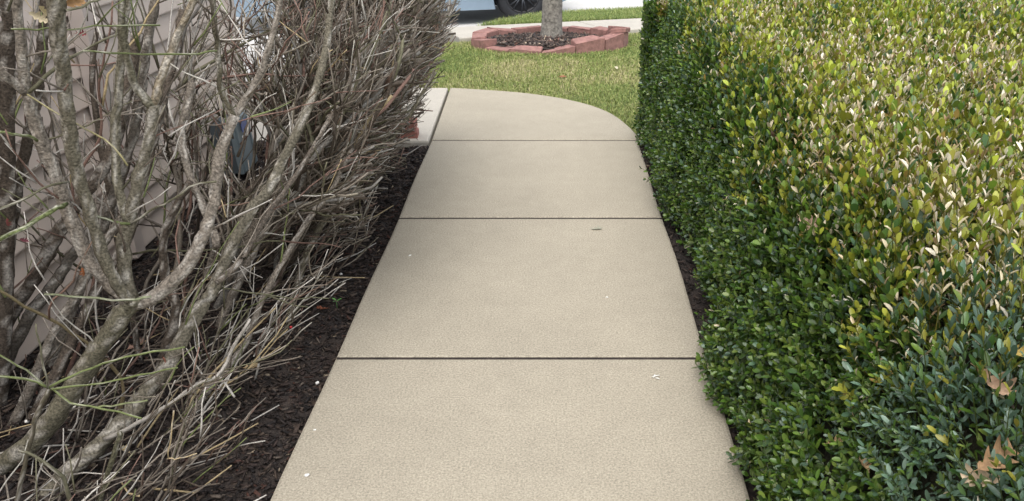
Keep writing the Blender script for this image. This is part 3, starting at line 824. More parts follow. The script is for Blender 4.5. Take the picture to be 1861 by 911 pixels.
# colour zones: yellowed, bleached far top, green flanks and near end
zone = np.clip((D_ - 1.36 - .20 * vnoise(P[:, 0], P[:, 1], 3.1, 21)) / .30, 0, 1) * np.clip((S - s0_ + .10 + .16 * vnoise(D_, S, 2.6, 22)) / .34, .0, 1)
bleach = zone * np.clip(.38 + .40 * vnoise(P[:, 0], P[:, 1], 2.4, 23) + .18 * vnoise(P[:, 0], P[:, 1], 7, 24) + .09 * (P[:, 0] - 1.2), .03, .62)
GP = np.array([(.036, .082, .013), (.068, .135, .019), (.12, .20, .030), (.080, .145, .085), (.12, .18, .12)])
YP = np.array([(.185, .20, .022), (.265, .28, .033), (.35, .365, .05), (.44, .46, .08), (.30, .21, .06), (.16, .235, .036)])
CP = np.array([(.68, .60, .42), (.80, .74, .60), (.50, .40, .24), (.40, .27, .15)])
sprig_y = rh.random(n)
for k in range(NP_):
    t = k / (NP_ - 1)
    L = (.0245 - .004 * t) * scale * rh.uniform(.85, 1.15, n)
    along = (.006 + (.056 + .022 * topness) * t) * scale * np.where(stray, 2.0, 1.0)
    ang = R(68) - R(38) * t - topness * (R(20) - R(4) * t) + rh.normal(0, .12, n)
    az = k * math.pi / 2 + rh.normal(0, .15, n)
    for sgn in (0, math.pi):
        a = az + sgn
        rad = rx * np.cos(a)[:, None] + ry * np.sin(a)[:, None]
        xd = ax * np.cos(ang)[:, None] + rad * np.sin(ang)[:, None]
        zd = ax * np.sin(ang)[:, None] - rad * np.cos(ang)[:, None]
        yd = np.cross(zd, xd)
        o = P - Nn * depth[:, None] + ax * (along - .03)[:, None]
        roll = rh.normal(0, .22, n)
        y2 = yd * np.cos(roll)[:, None] + zd * np.sin(roll)[:, None]; z2 = zd * np.cos(roll)[:, None] - yd * np.sin(roll)[:, None]
        Mx = np.stack([xd * L[:, None], y2 * L[:, None] * rh.uniform(.85, 1.15, n)[:, None], z2 * L[:, None]], 1)   # rows are axes
        isy = sprig_y < zone * (.42 + .45 * t)
        g_ = GP[rh.choice(5, n, p=[.26, .33, .25, .10, .06])]
        near_ = (D_ < 1.50 + .12 * vnoise(S, D_, 3, 31)) & (S > .46)
        g_ = np.where((near_ & (rh.random(n) < .80))[:, None], np.array([(.095, .170, .055), (.13, .215, .145), (.20, .285, .22), (.095, .165, .112)])[rh.choice(4, n, p=[.25, .35, .2, .2])], g_)
        Mx[near_, 0] *= .98; Mx[near_, 1] *= .68
        fresh = (~isy) & (t > .6) & (rh.random(n) < .22)
        c = np.where(isy[:, None], YP[rh.choice(6, n, p=[.22, .27, .22, .12, .05, .12])], g_)
        c = np.where(fresh[:, None], np.array((.12, .17, .03)), c)
        c = np.where((stray & isy)[:, None], c * np.array((1.10, 1.22, 1.0)), c)
        isb = rh.random(n) < bleach * (.5 + .6 * t) + .006
        c = np.where(isb[:, None], CP[rh.choice(4, n, p=[.40, .30, .18, .12])], c)
        Mx = np.where(isb[:, None, None], Mx * np.array((.85, .55, 1.6))[None, :, None], Mx)
        c = c * rh.uniform(.78, 1.25, (n, 1))
        leafM.append(np.concatenate([Mx, o[:, None, :]], 1)); leafC.append(c)
        leafS.append(np.where(depth < .03, 1, 0) * (1 + k))
LM, LC, LS = np.concatenate(leafM), np.concatenate(leafC), np.concatenate(leafS)
px, py, zc = project(LM[:, 3])
size = np.linalg.norm(LM[:, 0], axis=1) / np.maximum(zc, .3)
vis = (px > 1150) & (px < 1850) & (py > 8) & (py < 900) & (LS >= 3)
score = np.where(vis, size, 0)
big = np.argsort(-score)[:300]
hedge = empty('boxwood_hedge', (1.2, 2.4, -.03), 'clipped boxwood hedge with yellowed, bleached top and green flank beside the path', 'hedge')
mask = np.ones(len(LM), bool); mask[big] = False
mm = LM[mask]; nl = len(mm)
Vw = np.einsum('vj,njk->nvk', LV, mm[:, :3]) + mm[:, 3][:, None, :]
Fa = (LF[None] + (np.arange(nl) * len(LV))[:, None, None]).reshape(-1, 3)
Cl = np.repeat(LC[mask][:, None, :], len(LV), 1) * np.linspace(.93, 1.06, len(LV))[None, :, None]
tag(ob('foliage', Vw.reshape(-1, 3), Fa, M['leaf'], hedge, C=Cl.reshape(-1, 3), smooth=True), kind='stuff')
print('leaves', nl)
# the three hundred largest leaves in view, each a part
kinds = np.array([(.055, .12, .026), (.036, .088, .020), (.065, .115, .075), (.22, .21, .03), (.29, .28, .045), (.62, .54, .35)])
lmesh = [np_mesh('leaf', LV, LF, np.tile(k, (len(LV), 1)), True) for k in kinds]
for m_ in lmesh: m_.materials.append(M['leaf'])
hinv = Matrix.Translation(-Vector(hedge.location))
for i in big:
    q = int(np.argmin(((np.sqrt(kinds) - np.sqrt(LC[i])) ** 2).sum(1)))
    o = bpy.data.objects.new('leaf', lmesh[q])
    A = np.eye(4); A[:3, 0], A[:3, 1], A[:3, 2], A[:3, 3] = LM[i, 0], LM[i, 1], LM[i, 2], LM[i, 3]
    o.parent = hedge; o.matrix_parent_inverse = hinv
    o.matrix_basis = Matrix(A.tolist())
    col.objects.link(o)
# the green stem of every shoot
sb = P - Nn * depth[:, None] - ax * .045
st_ = P - Nn * depth[:, None] + ax * (((.060 + .020 * topness) * scale * np.where(stray, 2.0, 1.0)) - .03)[:, None]
aa3 = np.arange(3) * 2.0944
ring_ = rx[:, None, :] * np.cos(aa3)[None, :, None] + ry[:, None, :] * np.sin(aa3)[None, :, None]
Vs = np.concatenate([sb[:, None] + ring_ * .0016, st_[:, None] + ring_ * .0008], 1).reshape(-1, 3)
Fs = np.array([(0, 1, 4), (0, 4, 3), (1, 2, 5), (1, 5, 4), (2, 0, 3), (2, 3, 5)])
Cs = np.where((sprig_y < zone)[:, None], np.array((.24, .22, .05)), np.array((.085, .12, .03))) * rh.uniform(.7, 1.2, (n, 1))
tag(ob('shoot_mass', Vs, (Fs[None] + (np.arange(n) * 6)[:, None, None]).reshape(-1, 3), M['leaf'], hedge, C=np.repeat(Cs, 6, 0)), kind='stuff')
# woody stems inside and a dark sheet standing in for shade behind the leaves
st = []
for k in range(520):
    s, d = rh.uniform(0, 2.6), rh.uniform(.5, 4.85)
    e = hedge_pt(np.array([s]), np.array([d]))[0]; nn = hedge_normal(np.array([s]), np.array([d]))[0]
    e = e - nn * .05
    b = np.array((e[0] + .18 * (s < 1) + rh.normal(0, .08), d + rh.normal(0, .12), max(0.0, e[2] - rh.uniform(.25, .5))))
    V, F = tube(smooth_path([b, (b + e) / 2 + rh.normal(0, .03, 3), e], 5), np.linspace(.006, .002, 5), 4)
    st.append((V, F, BROWN * rh.uniform(.8, 1.6)))
V, F, C = join(st); tag(ob('branch_mass', V, F, M['twig'], hedge, C=C), kind='stuff')
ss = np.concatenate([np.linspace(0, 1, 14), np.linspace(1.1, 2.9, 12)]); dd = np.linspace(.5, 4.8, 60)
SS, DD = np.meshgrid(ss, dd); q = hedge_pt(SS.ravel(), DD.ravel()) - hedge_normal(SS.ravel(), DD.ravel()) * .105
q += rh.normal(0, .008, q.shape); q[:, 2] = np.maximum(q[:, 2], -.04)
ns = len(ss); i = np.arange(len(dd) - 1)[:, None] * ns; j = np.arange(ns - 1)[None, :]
tag(ob('inner_shade', q, np.stack([i + j, i + j + 1, i + ns + j + 1, i + ns + j], -1).reshape(-1, 4), plain('hedge_shade', (.028, .026, .014), .95, var=.5, scale=50, bump=.8), hedge), kind='stuff')

# ---------------------------------------------------------------- grass
rg = np.random.default_rng(61)
def blades(name, x, y, z, h, seed, dry):
    r = np.random.default_rng(seed); n = len(x)
    a = r.uniform(0, 6.283, n); lean = r.normal(.95, .45, n); hh = h * r.uniform(.6, 1.25, n); w = r.uniform(.0018, .0034, n)
    dx, dy = np.cos(a), np.sin(a)
    B = np.stack([x, y, z], -1); side = np.stack([-dy, dx, np.zeros(n)], -1) * w[:, None]
    mid_ = B + np.stack([dx * hh * .22 * lean, dy * hh * .22 * lean, hh * .62], -1)
    tip = B + np.stack([dx * hh * .85 * lean, dy * hh * .85 * lean, hh * np.clip(1.05 - .3 * lean, .3, 1)], -1)
    V = np.stack([B - side, B + side, mid_ - side * .8, mid_ + side * .8, tip], 1).reshape(-1, 3)
    F = np.array([(0, 1, 3), (0, 3, 2), (2, 3, 4)])
    Fa = (F[None] + (np.arange(n) * 5)[:, None, None]).reshape(-1, 3)
    pal = np.array([(.15, .225, .06), (.22, .29, .08), (.30, .345, .11), (.38, .39, .15), (.52, .46, .26)])
    dr = np.clip(dry(x, y), 0, 1)
    k = np.clip((r.random(n) * 3.2 + dr * 2.4).astype(int), 0, 4)
    C = pal[k] * r.uniform(.8, 1.25, (n, 1))
    return tag(ob(name, V, Fa, M['grass'], C=np.repeat(C, 5, 0)), kind='stuff')
def dryf(x, y): return .22 + .45 * vnoise(x, y, 1.6, 71) + .3 * vnoise(x, y, 5, 72) + .25 * np.exp(-((x + .45) ** 2 / .25 + (y - 7.0) ** 2 / .18))
n = 150000
_a, _b = on_z(850, 92, -.05), on_z(1146, 92, -.05); RC0 = ((_a[0] + _b[0]) / 2, on_z(985, 102, -.055)[1] + .45)
x, y = rg.uniform(XL, 2.2, n), rg.uniform(4.9, 9.0, n)
u, v = xy2uv(x, y)
k = (u < U0 - .01) & ~inside(CURVE, x, y) & ~((x < -.70) & (y < yb + .03)) & ((x < .9) | (rg.random(n) < .25))
bare = np.clip(.5 - np.hypot((x - .72) / .25, (y - 6.2) / .45), 0, 1)                 # thin patch by the hedge
k &= rg.random(n) > bare * 1.2
k &= ~(np.hypot((x - RC0[0]) / .74, (y - RC0[1]) / .46) < 1)
tag(blades('grass', x[k], y[k], np.full(k.sum(), LAWN_Z + .012), .034, 62, dryf), 'yellowing green lawn grass between the curved path and the footway', 'grass')
n = 42000
v = rg.uniform(KV[0], KV[0] + 4.6, n); u = rg.uniform(U1 + .01, UK, n)
k = u < kerb_u(v) - .06; u, v = u[k], v[k]; x, y = uv2xy(u, v)
tag(blades('grass', x, y, prof(u) - .03, .075, 63, lambda a, b: .05 + .3 * vnoise(a, b, 2, 73)), 'brighter green grass on the verge between footway and kerb', 'grass')

# ---------------------------------------------------------------- tree ring of red blocks
RC = np.array((.0, 7.60)); RA, RB = .735, .45
RC[0] = RC0[0]
yf = on_z(985, 102, -.055)[1]; RC[1] = yf + RB
ring = empty('tree_ring', (RC[0], RC[1], LAWN_Z), 'ring of uneven red edging blocks round the tree on the lawn', 'planter')
rb = np.random.default_rng(81)
NBK = 15
for i in range(NBK):
    a = -math.pi / 2 + (i + .5 - NBK / 2) * 2 * math.pi / NBK + .12
    a0, a1 = a - math.pi / NBK * .96, a + math.pi / NBK * .96
    w = .15
    front = math.sin(a) < -.60
    zt = .040 + rb.uniform(-.008, .012)
    tx, ty = rb.normal(0, .03), rb.normal(0, .03)
    if front: zt = -.005 + rb.uniform(-.004, .008)
    if i in (8, 9): zt = .075
    if math.sin(a) > .3: zt += .02
    if i in (NBK - 4, NBK - 5): zt += .035
    pts = []
    for aa, s in ((a0, 1), (a1, 1), (a1, 0), (a0, 0)):
        ra, rb_ = (RA, RB) if s else (RA - w * .95, RB - w * .75)
        pts.append((RC[0] + ra * math.cos(aa), RC[1] + rb_ * math.sin(aa)))
    V, F = prism(pts, LAWN_Z - .02, zt, .007)
    n_ = len(V); cx, cy = V[:, 0].mean(), V[:, 1].mean()
    V[:, 2] += (V[:, 0] - cx) * tx * 2.5 + (V[:, 1] - cy) * ty * 2.5
    V += rb.normal(0, .0025, V.shape)
    if front: V[:, 2] += -.06 * (V[:, 1] - cy) * -1
    ob('edging_block', V, F, M['block'], ring)
    if i in (10, 11):                                                                   # second course, right side
        V2, F2 = prism(pts, zt + .003, zt + .04, .006); V2[:, :2] += (.015, .0); V2 += rb.normal(0, .002, V2.shape)
        V2[:, 2] += (V2[:, 0] - cx) * tx * 2.5 + (V2[:, 1] - cy) * ty * 2.5
        ob('edging_block', V2, F2, M['block'], ring)
def ringz(x, y): return LAWN_Z + .05 + .03 * np.clip(1 - np.hypot((x - RC[0]) / RA, (y - RC[1]) / RB), 0, 1) + .008 * vnoise(x, y, 14, 4)
rr_, aa_ = np.linspace(0, 1, 9), np.linspace(0, 2 * math.pi, 37)[:-1]
V = [(RC[0], RC[1], float(ringz(RC[0], RC[1])))]
for q in rr_[1:]:
    for a in aa_:
        x, y = RC[0] + q * (RA - .10) * math.cos(a), RC[1] + q * (RB - .07) * math.sin(a); V.append((x, y, float(ringz(x, y))))
F = [(0, 1 + i, 1 + (i + 1) % 36) for i in range(36)] + [(1 + k * 36 + i, 37 + k * 36 + i, 37 + k * 36 + (i + 1) % 36, 1 + k * 36 + (i + 1) % 36) for k in range(7) for i in range(36)]
tag(ob('planting_bed', V, F, M['soil'], smooth=True), kind='structure')
def rxy(r, n):
    a, q = r.uniform(0, 6.283, n), np.sqrt(r.random(n)); return RC[0] + q * (RA - .14) * np.cos(a), RC[1] + q * (RB - .11) * np.sin(a)
c_ = chips('bark_mulch', 2600, rxy, lambda x, y: ringz(x, y) + .004, (.02, .075), seed=5, tilt=.6)
a_ = c_.data.color_attributes['Col']; buf = np.empty(len(a_.data) * 4, dtype=np.float32); a_.data.foreach_get('color', buf)
buf = buf.reshape(-1, 4); buf[:, :3] = buf[:, :3] * 1.7 + .012; a_.data.foreach_set('color', buf.ravel())

# tree
TX = (1003 - PCX) / F_PX * 7.75; TY = RC[1] + .08
tree = empty('tree', (TX, TY, LAWN_Z), 'young grey-barked tree standing inside the red block ring', 'tree')
rt_ = np.random.default_rng(91)
zs = np.concatenate([np.linspace(-.06, .3, 12), np.linspace(.35, 3.2, 26)])
tr = .098 + .014 * np.exp(-np.clip(zs + .0, 0, 9) / .06) - .016 * np.clip(zs, 0, 3.2)
kk = 18
rad = tr[:, None] * (1 + .04 * np.sin(np.arange(kk) * 2 * math.pi / kk * 3 + .7)[None] + rt_.normal(0, .014, (len(zs), kk)))
for q in range(5):                                                                     # root flare lobes
    rad += (  .007 * np.exp(-np.clip(zs, 0, 9) / .05))[:, None] * np.clip(np.cos(np.arange(kk) * 2 * math.pi / kk - q * 1.26), 0, 1)[None] ** 3
Pt = np.stack([TX + .02 * np.sin(zs * 1.3), TY + .015 * np.sin(zs * 1.7), zs], -1)
V, F = tube(Pt, rad, kk); ob('trunk', V, F, M['treebark'], tree, smooth=True)
tl = []
for q in range(9):
    a = q * 2.4 + rt_.uniform(-.3, .3); h = 1.75 + .16 * q
    b = np.array((TX, TY, h)); d = np.array((math.cos(a) * .8, math.sin(a) * .8, .75))
    pts = smooth_path([b, b + d * .5 + (0, 0, .05), b + d * 1.1 + (0, 0, .25), b + d * 1.6 + (0, 0, .6)], 10)
    V, F = tube(pts, np.linspace(.034, .009, 10), 7); ob('limb', V, F, M['treebark'], tree, smooth=True)
    for s in range(3, 10):
        for _ in range(3):
            dd_ = fork_dir(d / np.linalg.norm(d), R(rt_.uniform(30, 65)), rt_); e = pts[s] + dd_ * rt_.uniform(.3, .7) + (0, 0, .1)
            V, F = tube(smooth_path([pts[s], (pts[s] + e) / 2 + rt_.normal(0, .03, 3), e], 5), np.linspace(.008, .003, 5), 4)
            tl.append((V, F, GREY * .9))
V, F, C = join(tl); tag(ob('crown', V, F, M['twig'], tree, C=C), kind='stuff')

# ---------------------------------------------------------------- parked car by the kerb
RW = .335
WC = np.array([0, 0, CH]) + (RW * F_PX / 44.7) * ray(950, -8)
# slide along the ray so that the tyre stands on the street
for _ in range(30):
    uu = xy2uv(WC[0], WC[1])[0]; err = WC[2] - RW - float(zdrive(uu)); d_ = ray(950, -8); WC = WC + d_ * (err / -d_[2]) * .8
gz = WC[2] - RW
ex, ey = np.array((CA, SA, 0)), np.array((-SA, CA, 0))      # along the street (front), away from us
car = empty('parked_car', (WC[0], WC[1], gz), 'silver blue car parked at the kerb beyond the tree, dark spoked wheel showing', 'car')
def cw(p): 
    p = np.asarray(p, float); return WC + np.outer(p[:, 0], ex) + np.outer(p[:, 1], ey) + np.outer(p[:, 2] - RW, (0, 0, 1))
CWID = 1.76
def arch(x0, r_=.395, n=12):
    return [(x0 + r_ * math.cos(t), max(RW - .02 + r_ * math.sin(t), .15)) for t in np.linspace(math.pi + .35, -.35, n)]
WB = 2.70
low = [(-WB - .95, .34), (-WB - .85, .22)] + arch(-WB) + arch(0) + [(.62, .27), (.80, .31), (.88, .42)]
upb = [(.86, .62), (.70, .78), (.2, .90), (-.35, .96), (-2.9, 1.0), (-3.45, .98), (-3.62, .70)]
sidep = low + upb
n = len(sidep)
rings = []
for yy, ins in ((-.02, .05), (.0, .0), (CWID - .0, .0), (CWID + .02, .05)):
    c0 = np.mean(sidep, 0)
    rings.append([(c0[0] + (x - c0[0]) * (1 - ins * .25), yy - .03, c0[1] + (z - c0[1]) * (1 - ins * .25)) for x, z in sidep])
V = cw([p for r_ in rings for p in r_]); F = [tuple(range(n))[::-1], tuple(range(3 * n, 4 * n))]
for k in range(3):
    for i in range(n): F.append((k * n + i, k * n + (i + 1) % n, (k + 1) * n + (i + 1) % n, (k + 1) * n + i))
ob('body', V, F, M['paint'], car)
cab = [(-.30, .955), (-.95, 1.42), (-1.3, 1.47), (-2.6, 1.45), (-3.2, 1.20), (-3.42, .985)]
V = cw([(x, yy + (.16 if z > 1.1 else .05) * sg, z) for yy, sg in ((-.02, 1), (CWID - .04, -1)) for x, z in cab]); n = len(cab)
ob('cabin', V, [tuple(range(n))[::-1], tuple(range(n, 2 * n))] + [(i, (i + 1) % n, n + (i + 1) % n, n + i) for i in range(n)], M['paint'], car)
for xs in ((-.55, -1.0, -1.55, -1.55), (-1.63, -1.63, -2.5, -2.75)):
    V = cw([(xs[0], .028, 1.0), (xs[1], .135, 1.39), (xs[2], .135, 1.40), (xs[3], .028, 1.0)]) ; V = V - ey * .012
    ob('window', np.concatenate([V, V + ey * .01]), [(0, 1, 2, 3), (7, 6, 5, 4), (0, 4, 5, 1), (1, 5, 6, 2), (2, 6, 7, 3), (3, 7, 4, 0)], M['glass'], car)
mb = MB(); mb.box((0, 0, 0), (.05, .30, .12), bev=.015); V = cw(np.array(mb.v) + (.85, .25, .66)); ob('headlight', V, mb.f, M['lamp'], car); V = cw(np.array(mb.v) + (.85, CWID - .30, .66)); ob('headlight', V, mb.f, M['lamp'], car)
for xs in (-1.05, -2.15):
    mb = MB(); mb.box((xs, -.045, .86), (.16, .02, .025), bev=.006); ob('door_handle', cw(mb.v), mb.f, M['paint'], car)
def lathe(profile, n=40):
    V = [(r_ * math.cos(t), y_, r_ * math.sin(t)) for t in np.linspace(0, 2 * math.pi, n, endpoint=False) for r_, y_ in profile]
    m_ = len(profile); F = [(i * m_ + j, i * m_ + j + 1, ((i + 1) % n) * m_ + j + 1, ((i + 1) % n) * m_ + j) for i in range(n) for j in range(m_ - 1)]
    return np.array(V), F
def wheel(x0, y0, sg):
    wl_ = cw([(x0, y0, RW)])[0]
    V, F = lathe([(.225, .0), (.235, -.012), (.27, -.018), (.315, -.010), (RW, .02), (RW, .18), (.31, .21), (.23, .20)])
    V[:, 1] *= sg; ty_ = ob('wheel', cw(V + (x0, y0, RW)), F, M['tyre'], car, smooth=True)
    return ty_
def wheel_full(x0, y0, sg):
    V, F = lathe([(.225, .0), (.235, -.012), (.27, -.018), (.315, -.010), (RW, .02), (RW, .18), (.31, .21), (.23, .20)])
    V[:, 1] *= sg; w_ = ob('tyre', cw(V + (x0, y0, RW)), F, M['tyre'], car, smooth=True); w_.name = 'wheel'
    V, F = lathe([(.226, .004), (.222, -.006), (.205, .0), (.20, .08), (.0, .10)]); V[:, 1] *= sg
    mbr = MB(); mbr.add(V, F)
    mbr2 = MB()
    for q in range(7):
        t = q * 2 * math.pi / 7 + .3
        for dt in (-.11, .11):
            a0, a1 = t, t + dt * 1.4
            p0 = np.array((.035 * math.cos(a0), .012 * sg, .035 * math.sin(a0))); p1 = np.array((.212 * math.cos(a1), .004 * sg, .212 * math.sin(a1)))
            Vt, Ft = tube([p0, (p0 + p1) / 2 + (0, -.006 * sg, 0), p1], [.016, .012, .012], 5); mbr2.add(Vt, [tuple(f) for f in Ft])
    Vt, Ft = lathe([(0, -.004), (.03, -.004), (.04, .004), (.04, .05)], 16); Vt[:, 1] *= sg; mbr2.add(Vt, Ft)
    def pl(name, mb_, mat):
        o = ob(name, cw(np.array(mb_.v) + (x0, y0, RW)), mb_.f, mat, smooth=True)
        o.parent = w_; o.matrix_parent_inverse = Matrix.Identity(4)
    pl('rim', mbr, M['blackplastic']); pl('spoke', mbr2, M['rim'])
for x0 in (0, -WB):
    wheel_full(x0, 0.0, 1); wheel_full(x0, CWID - .06, -1)

# ---------------------------------------------------------------- fallen leaves and small litter
def oak_leaf(size, seed, curl=.5, col_=(.42, .27, .15)):
    r = np.random.default_rng(seed)
    m_ = 33; t = np.linspace(0, 1, m_)
    env = np.sin(np.pi * np.clip(t * .93 + .04, 0, 1)) ** .7 * (.55 + .45 * t)
    cols_ = np.linspace(-1, 1, 7); V, F = [], []
    ph = r.uniform(-.25, .25, 2); w = []
    for q in (0, 1):
        lob = np.abs(np.sin(np.pi * (3.5 * t + .15 + ph[q]))) ** 1.3
        w.append(.03 + env * (.085 + .29 * lob) * r.uniform(.85, 1.1))
        w[q][0], w[q][-1] = .012, .02
    tw_, cw_ = r.normal(0, .5), r.uniform(.6, 1.3)
    for c in cols_:
        for i, x in enumerate(t):
            y = c * w[0 if c < 0 else 1][i]
            xx = x - .5 + .48 * abs(c) * w[0 if c < 0 else 1][i]
            z = curl * cw_ * y * y * 4.2 + curl * .5 * (x - .5) ** 2 + tw_ * .5 * y * (x - .4) + .018 * math.sin(14 * x + 5 * c) * abs(c)
            V.append((xx, y, z))
    for k in range(6):
        for i in range(m_ - 1): F.append((k * m_ + i, k * m_ + i + 1, (k + 1) * m_ + i + 1, (k + 1) * m_ + i))
    V = np.array(V) * size
    Vs, Fs = tube(np.array([(-.5, 0, curl * .125), (-.62, .02, curl * .12), (-.72, .05, .05)]) * size, np.array([.010, .008, .010]) * size, 4)
    V2 = np.concatenate([V, Vs]); F += [tuple(f + len(V)) for f in Fs]
    C = np.array(col_)[None] * (1 + .10 * r.normal(0, 1, (len(V2), 1))); C[3 * m_:4 * m_] *= .8
    return np_mesh('fallen_leaf', V2, F, C, True)
def put_leaf(pt, size, rot, seed, label, c=(.42, .27, .15), curl=.5, group=None, cat='leaf', name='fallen_leaf'):
    o = link(name, oak_leaf(size, seed, curl, c), M['dry'])
    o.location = tuple(map(float, pt)); o.rotation_euler = rot
    return tag(o, label, cat, group)
def hedge_hit(px, py, lift=.01):
    d = ray(px, py); best = None
    for t in np.arange(.5, 9, .01):
        p = np.array([0, 0, CH]) + t * d
        xb = hedge_pt(np.array([0.]), p[1:2])[0][0]
        if p[0] < xb: continue
        sgrid = np.linspace(0, 3.2, 80); prof_ = hedge_pt(sgrid, np.full(80, p[1]))
        zt = np.interp(p[0], np.maximum.accumulate(prof_[:, 0]), prof_[:, 2])
        if p[2] <= zt + lift: return p
    return p
GL = 'dry leaves caught on the hedge'
put_leaf(hedge_hit(1806, 838, .015), .076, (R(28), R(-12), R(25)), 1, 'large tan oak leaf on the near green end of the hedge', (.37, .235, .13), .8, GL)
put_leaf(hedge_hit(1788, 872, .012), .062, (R(-40), R(18), R(160)), 2, 'pale curled oak leaf just below the large tan one on the hedge', (.56, .44, .31), 1.1, GL)
put_leaf(hedge_hit(1806, 697, .012), .068, (R(30), R(14), R(-55)), 3, 'pale pinkish oak leaf in the hedge above the large tan leaf', (.50, .34, .23), 1.0, GL)
put_leaf(hedge_hit(1471, 405, .025), .075, (R(52), R(0), R(-70)), 4, 'small pale pink dry leaf on the hedge shoulder beside the green flank', (.50, .35, .26), .6, GL)
put_leaf(hedge_hit(1402, 246, .03), .085, (R(65), R(20), R(80)), 5, 'brown dry leaf standing on the hedge edge, farther than the pale pink one', (.20, .12, .085), .5, GL)
put_leaf(hedge_hit(1852, 255, .03), .10, (R(40), R(0), R(20)), 6, 'dark brown dry leaf at the right border of the picture, on the yellow hedge top', (.23, .12, .08), .5, GL)
put_leaf(hedge_hit(1850, 640, .03), .042, (R(40), R(10), R(0)), 7, 'small golden dry leaf near the right border, above the pinkish oak leaf', (.38, .28, .08), .6, GL)
for i, (px, py, lab) in enumerate(((1515, 805, 'small tan shrivelled leaf low on the green hedge flank, upper of the two'), (1570, 848, 'small tan shrivelled leaf low on the green hedge flank, lower of the two'))):
    put_leaf(hedge_hit(px, py, .02), .04, (R(20), R(10), R(30 + 60 * i)), 20 + i, lab, (.46, .32, .18), .8, GL)
g_ = on_z(1023, 140, -.02); put_leaf(g_, .075, (R(8), R(6), R(40)), 8, 'reddish brown leaf lying on the lawn', (.33, .13, .075), .4, 'dry leaves on the lawn')
g_ = on_z(1120, 124, -.015); put_leaf(g_, .06, (R(8), R(-6), R(100)), 9, 'pale dry leaf lying on the lawn near the hedge', (.62, .56, .42), .4, 'dry leaves on the lawn')
g_ = on_z(993, 100, -.01); put_leaf(g_, .07, (R(-8), R(9), R(70)), 10, 'small tan leaf on the grass at the foot of the red block ring', (.45, .34, .22), .5, 'dry leaves on the lawn')
MUL = 'dry leaves among the shrubs'
for i, (px, py, sz, c, lab) in enumerate(((458, 668, .055, (.52, .38, .22), 'tan curled leaf on the mulch between the grey stems'), (247, 628, .06, (.40, .25, .19), 'pinkish brown leaf on the mulch left of the leaning trunk'), (175, 681, .05, (.42, .32, .22), 'flat tan leaf on the mulch between two leaning trunks'), (228, 820, .035, (.62, .50, .30), 'small cream leaf on the mulch near the bottom, beside a cut stub'), (585, 562, .04, (.30, .11, .06), 'rusty leaf scrap on the mulch close to the path edge'), (508, 515, .03, (.62, .42, .26), 'small orange tan leaf on the mulch under the middle shrub'))):
    p = on_z(px, py, 0); p = on_z(px, py, float(lz(p[0:1], p[1:2])[0]) + .02)
    put_leaf(p, sz, (R(15), R(-10), R(50 * i)), 30 + i, lab, c, .7, MUL)
HNG = 'leaves still hanging in the shrubs'
put_leaf(on_d(70, 32, 1.72), .036, (R(60), R(30), R(10)), 41, 'yellowed leaf still hanging in the near shrub at the top left', (.42, .36, .24), .9, HNG)
put_leaf(on_d(130, 6, 1.66), .045, (R(70), R(0), R(50)), 42, 'orange brown leaf at the top of the near shrub beside a green limb', (.34, .20, .09), .9, HNG)
put_leaf(on_d(84, 25, 1.74), .04, (R(70), R(50), R(50)), 48, 'second yellowed leaf in the near shrub, just right of the first', (.40, .33, .18), .8, HNG)
put_leaf(on_d(770, 38, 4.3), .075, (R(70), R(40), R(80)), 43, 'pale tan leaf caught high in the farthest shrub', (.52, .38, .27), .8, HNG)
put_leaf(on_d(788, 45, 4.35), .06, (R(80), R(40), R(20)), 44, 'pinkish leaf beside the pale tan one in the farthest shrub', (.50, .33, .25), .8, HNG)
for i, (px, py, D, lab) in enumerate(((148, 62, 1.8, 'dark red remnant leaf in the upper part of the near shrub'), (42, 437, 1.72, 'purple red remnant leaf at the left edge of the near shrub'), (12, 405, 1.6, 'dull red remnant leaf at the left border, beside a green shoot'), (152, 494, 1.85, 'small rusty leaf against the siding between two stems'), (300, 652, 1.55, 'curled red brown leaf at the tip of a green shoot'))):
    put_leaf(on_d(px, py, D), .022, (R(60), R(30 * i), R(70 * i)), 50 + i, lab, ((.22, .05, .055), (.17, .05, .065), (.18, .055, .05), (.36, .13, .05), (.30, .12, .08))[i], .8, HNG)

def small(name, pt, e, mat, label, cat, rot=0.0, seed=1, group=None):
    r = np.random.default_rng(seed)
    u_ = np.linspace(0, math.pi, 6)[1:-1]; v_ = np.linspace(0, 2 * math.pi, 8, endpoint=False)
    V = [(0, 0, 1)] + [(math.sin(a) * math.cos(b), math.sin(a) * math.sin(b), math.cos(a)) for a in u_ for b in v_] + [(0, 0, -1)]
    V = np.array(V) * (1 + r.normal(0, .10, (len(V), 1))) * np.array(e) / 2
    F = [(0, 1 + i, 1 + (i + 1) % 8) for i in range(8)] + [(1 + k * 8 + i, 9 + k * 8 + i, 9 + k * 8 + (i + 1) % 8, 1 + k * 8 + (i + 1) % 8) for k in range(3) for i in range(8)] + [(33, 25 + (i + 1) % 8, 25 + i) for i in range(8)]
    o = ob(name, V @ rotz(rot).T, F, mat, smooth=True); o.location = tuple(map(float, np.asarray(pt) + (0, 0, e[2] * .38)))
    return tag(o, label, cat, group)
small('pebble', on_z(558, 865), (.016, .011, .007), M['pebble'], 'white pebble on the path slab, nearest the bottom left edge', 'pebble', .4, 1, 'white specks on the path')
small('pebble', on_z(572, 782), (.009, .007, .004), M['pebble'], 'tiny white pebble at the left edge of the nearest slab', 'pebble', .1, 2, 'white specks on the path')
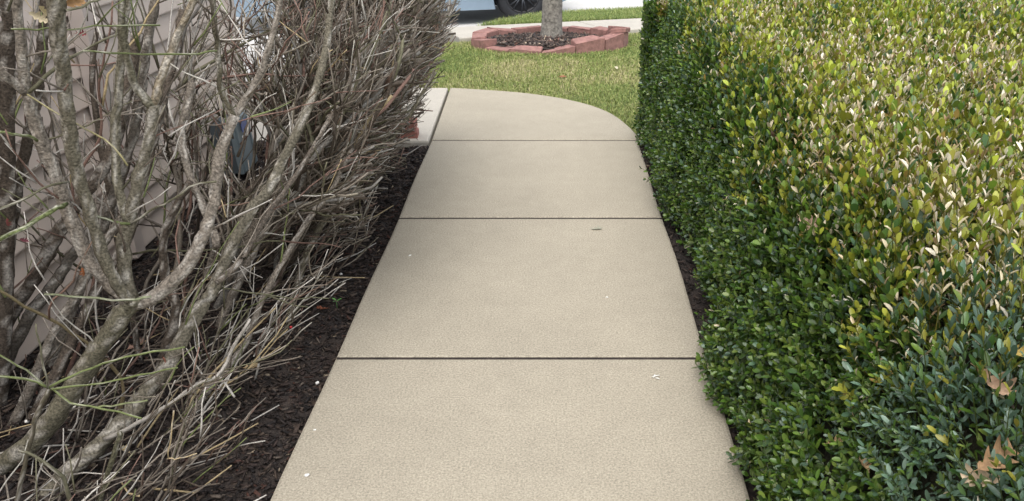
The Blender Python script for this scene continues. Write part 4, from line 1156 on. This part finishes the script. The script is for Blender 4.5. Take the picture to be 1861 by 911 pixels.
small('pebble', on_z(745, 465), (.013, .008, .005), M['pebble'], 'white chip on the left part of the second slab away', 'pebble', .8, 3, 'white specks on the path')
small('pebble', on_z(1103, 541), (.010, .007, .004), M['pebble'], 'tiny white chip on the right part of the second slab away', 'pebble', .2, 4, 'white specks on the path')
for i, (px, py, zz, lab) in enumerate(((620, 500, .0, 'pale pebble on the mulch beside the path, upper one'), (577, 698, .0, 'pale pebble on the mulch beside the path, lower one'), (49, 768, 0, 'cream pebble on the mulch under the near trunk'), (186, 797, .05, 'round cream cut end beside the second leaning trunk'))):
    p = on_z(px, py, 0); small('pebble', on_z(px, py, float(lz(p[0:1], p[1:2])[0]) + .012), (.014, .012, .010), M['pebble'], lab, 'pebble', .3, 10 + i, 'pale pebbles on the mulch')
# leaf scrap and white twig bits on the path
put_leaf(on_z(1084, 416, .004), .045, (0, 0, R(15)), 61, 'thin grey leaf scrap on the path just past the middle joint', (.36, .36, .28), .25, None, 'leaf', 'leaf_scrap')
ts = empty('twig_scrap', on_z(1188, 685, .003), 'broken white twig bits on the right of the nearest slab', 'twig')
for i, (a, L) in enumerate(((.3, .026), (1.2, .016), (-.5, .014))):
    b = on_z(1188 + 3 * i - 3, 685 + i, .004); V, F = tube([b, b + np.array((math.cos(a), math.sin(a), .02)) * L * .5 + (0, 0, .001), b + np.array((math.cos(a), math.sin(a), .05)) * L], [.0018, .002, .0015], 5)
    ob('twig', V, F, M['pebble'], ts)
# green sprout and berry on the mulch
p = on_z(612, 553, -.02); sp = empty('sprout', p, 'tiny bright green sprout on the dark mulch beside the path', 'sprout')
for i, a in enumerate((.3, 2.6, 4.4)):
    V = (LV * np.array((.022, .020, .02))) @ rot_xyz(0, -.5, a).T + p + (0, 0, .012); ob('leaf', V, LF, M['sprout'], sp)
V, F = tube([p - (0, 0, .02), p + (0, 0, .006), p + (0, 0, .013)], [.0015, .0014, .001], 4); ob('stem', V, F, M['sprout'], sp)
p = on_z(529, 597, -.01); small('berry', p, (.011, .011, .011), M['berry'], 'single red berry on the mulch beneath the twigs', 'berry')
p = on_z(1168, 252, -.01)
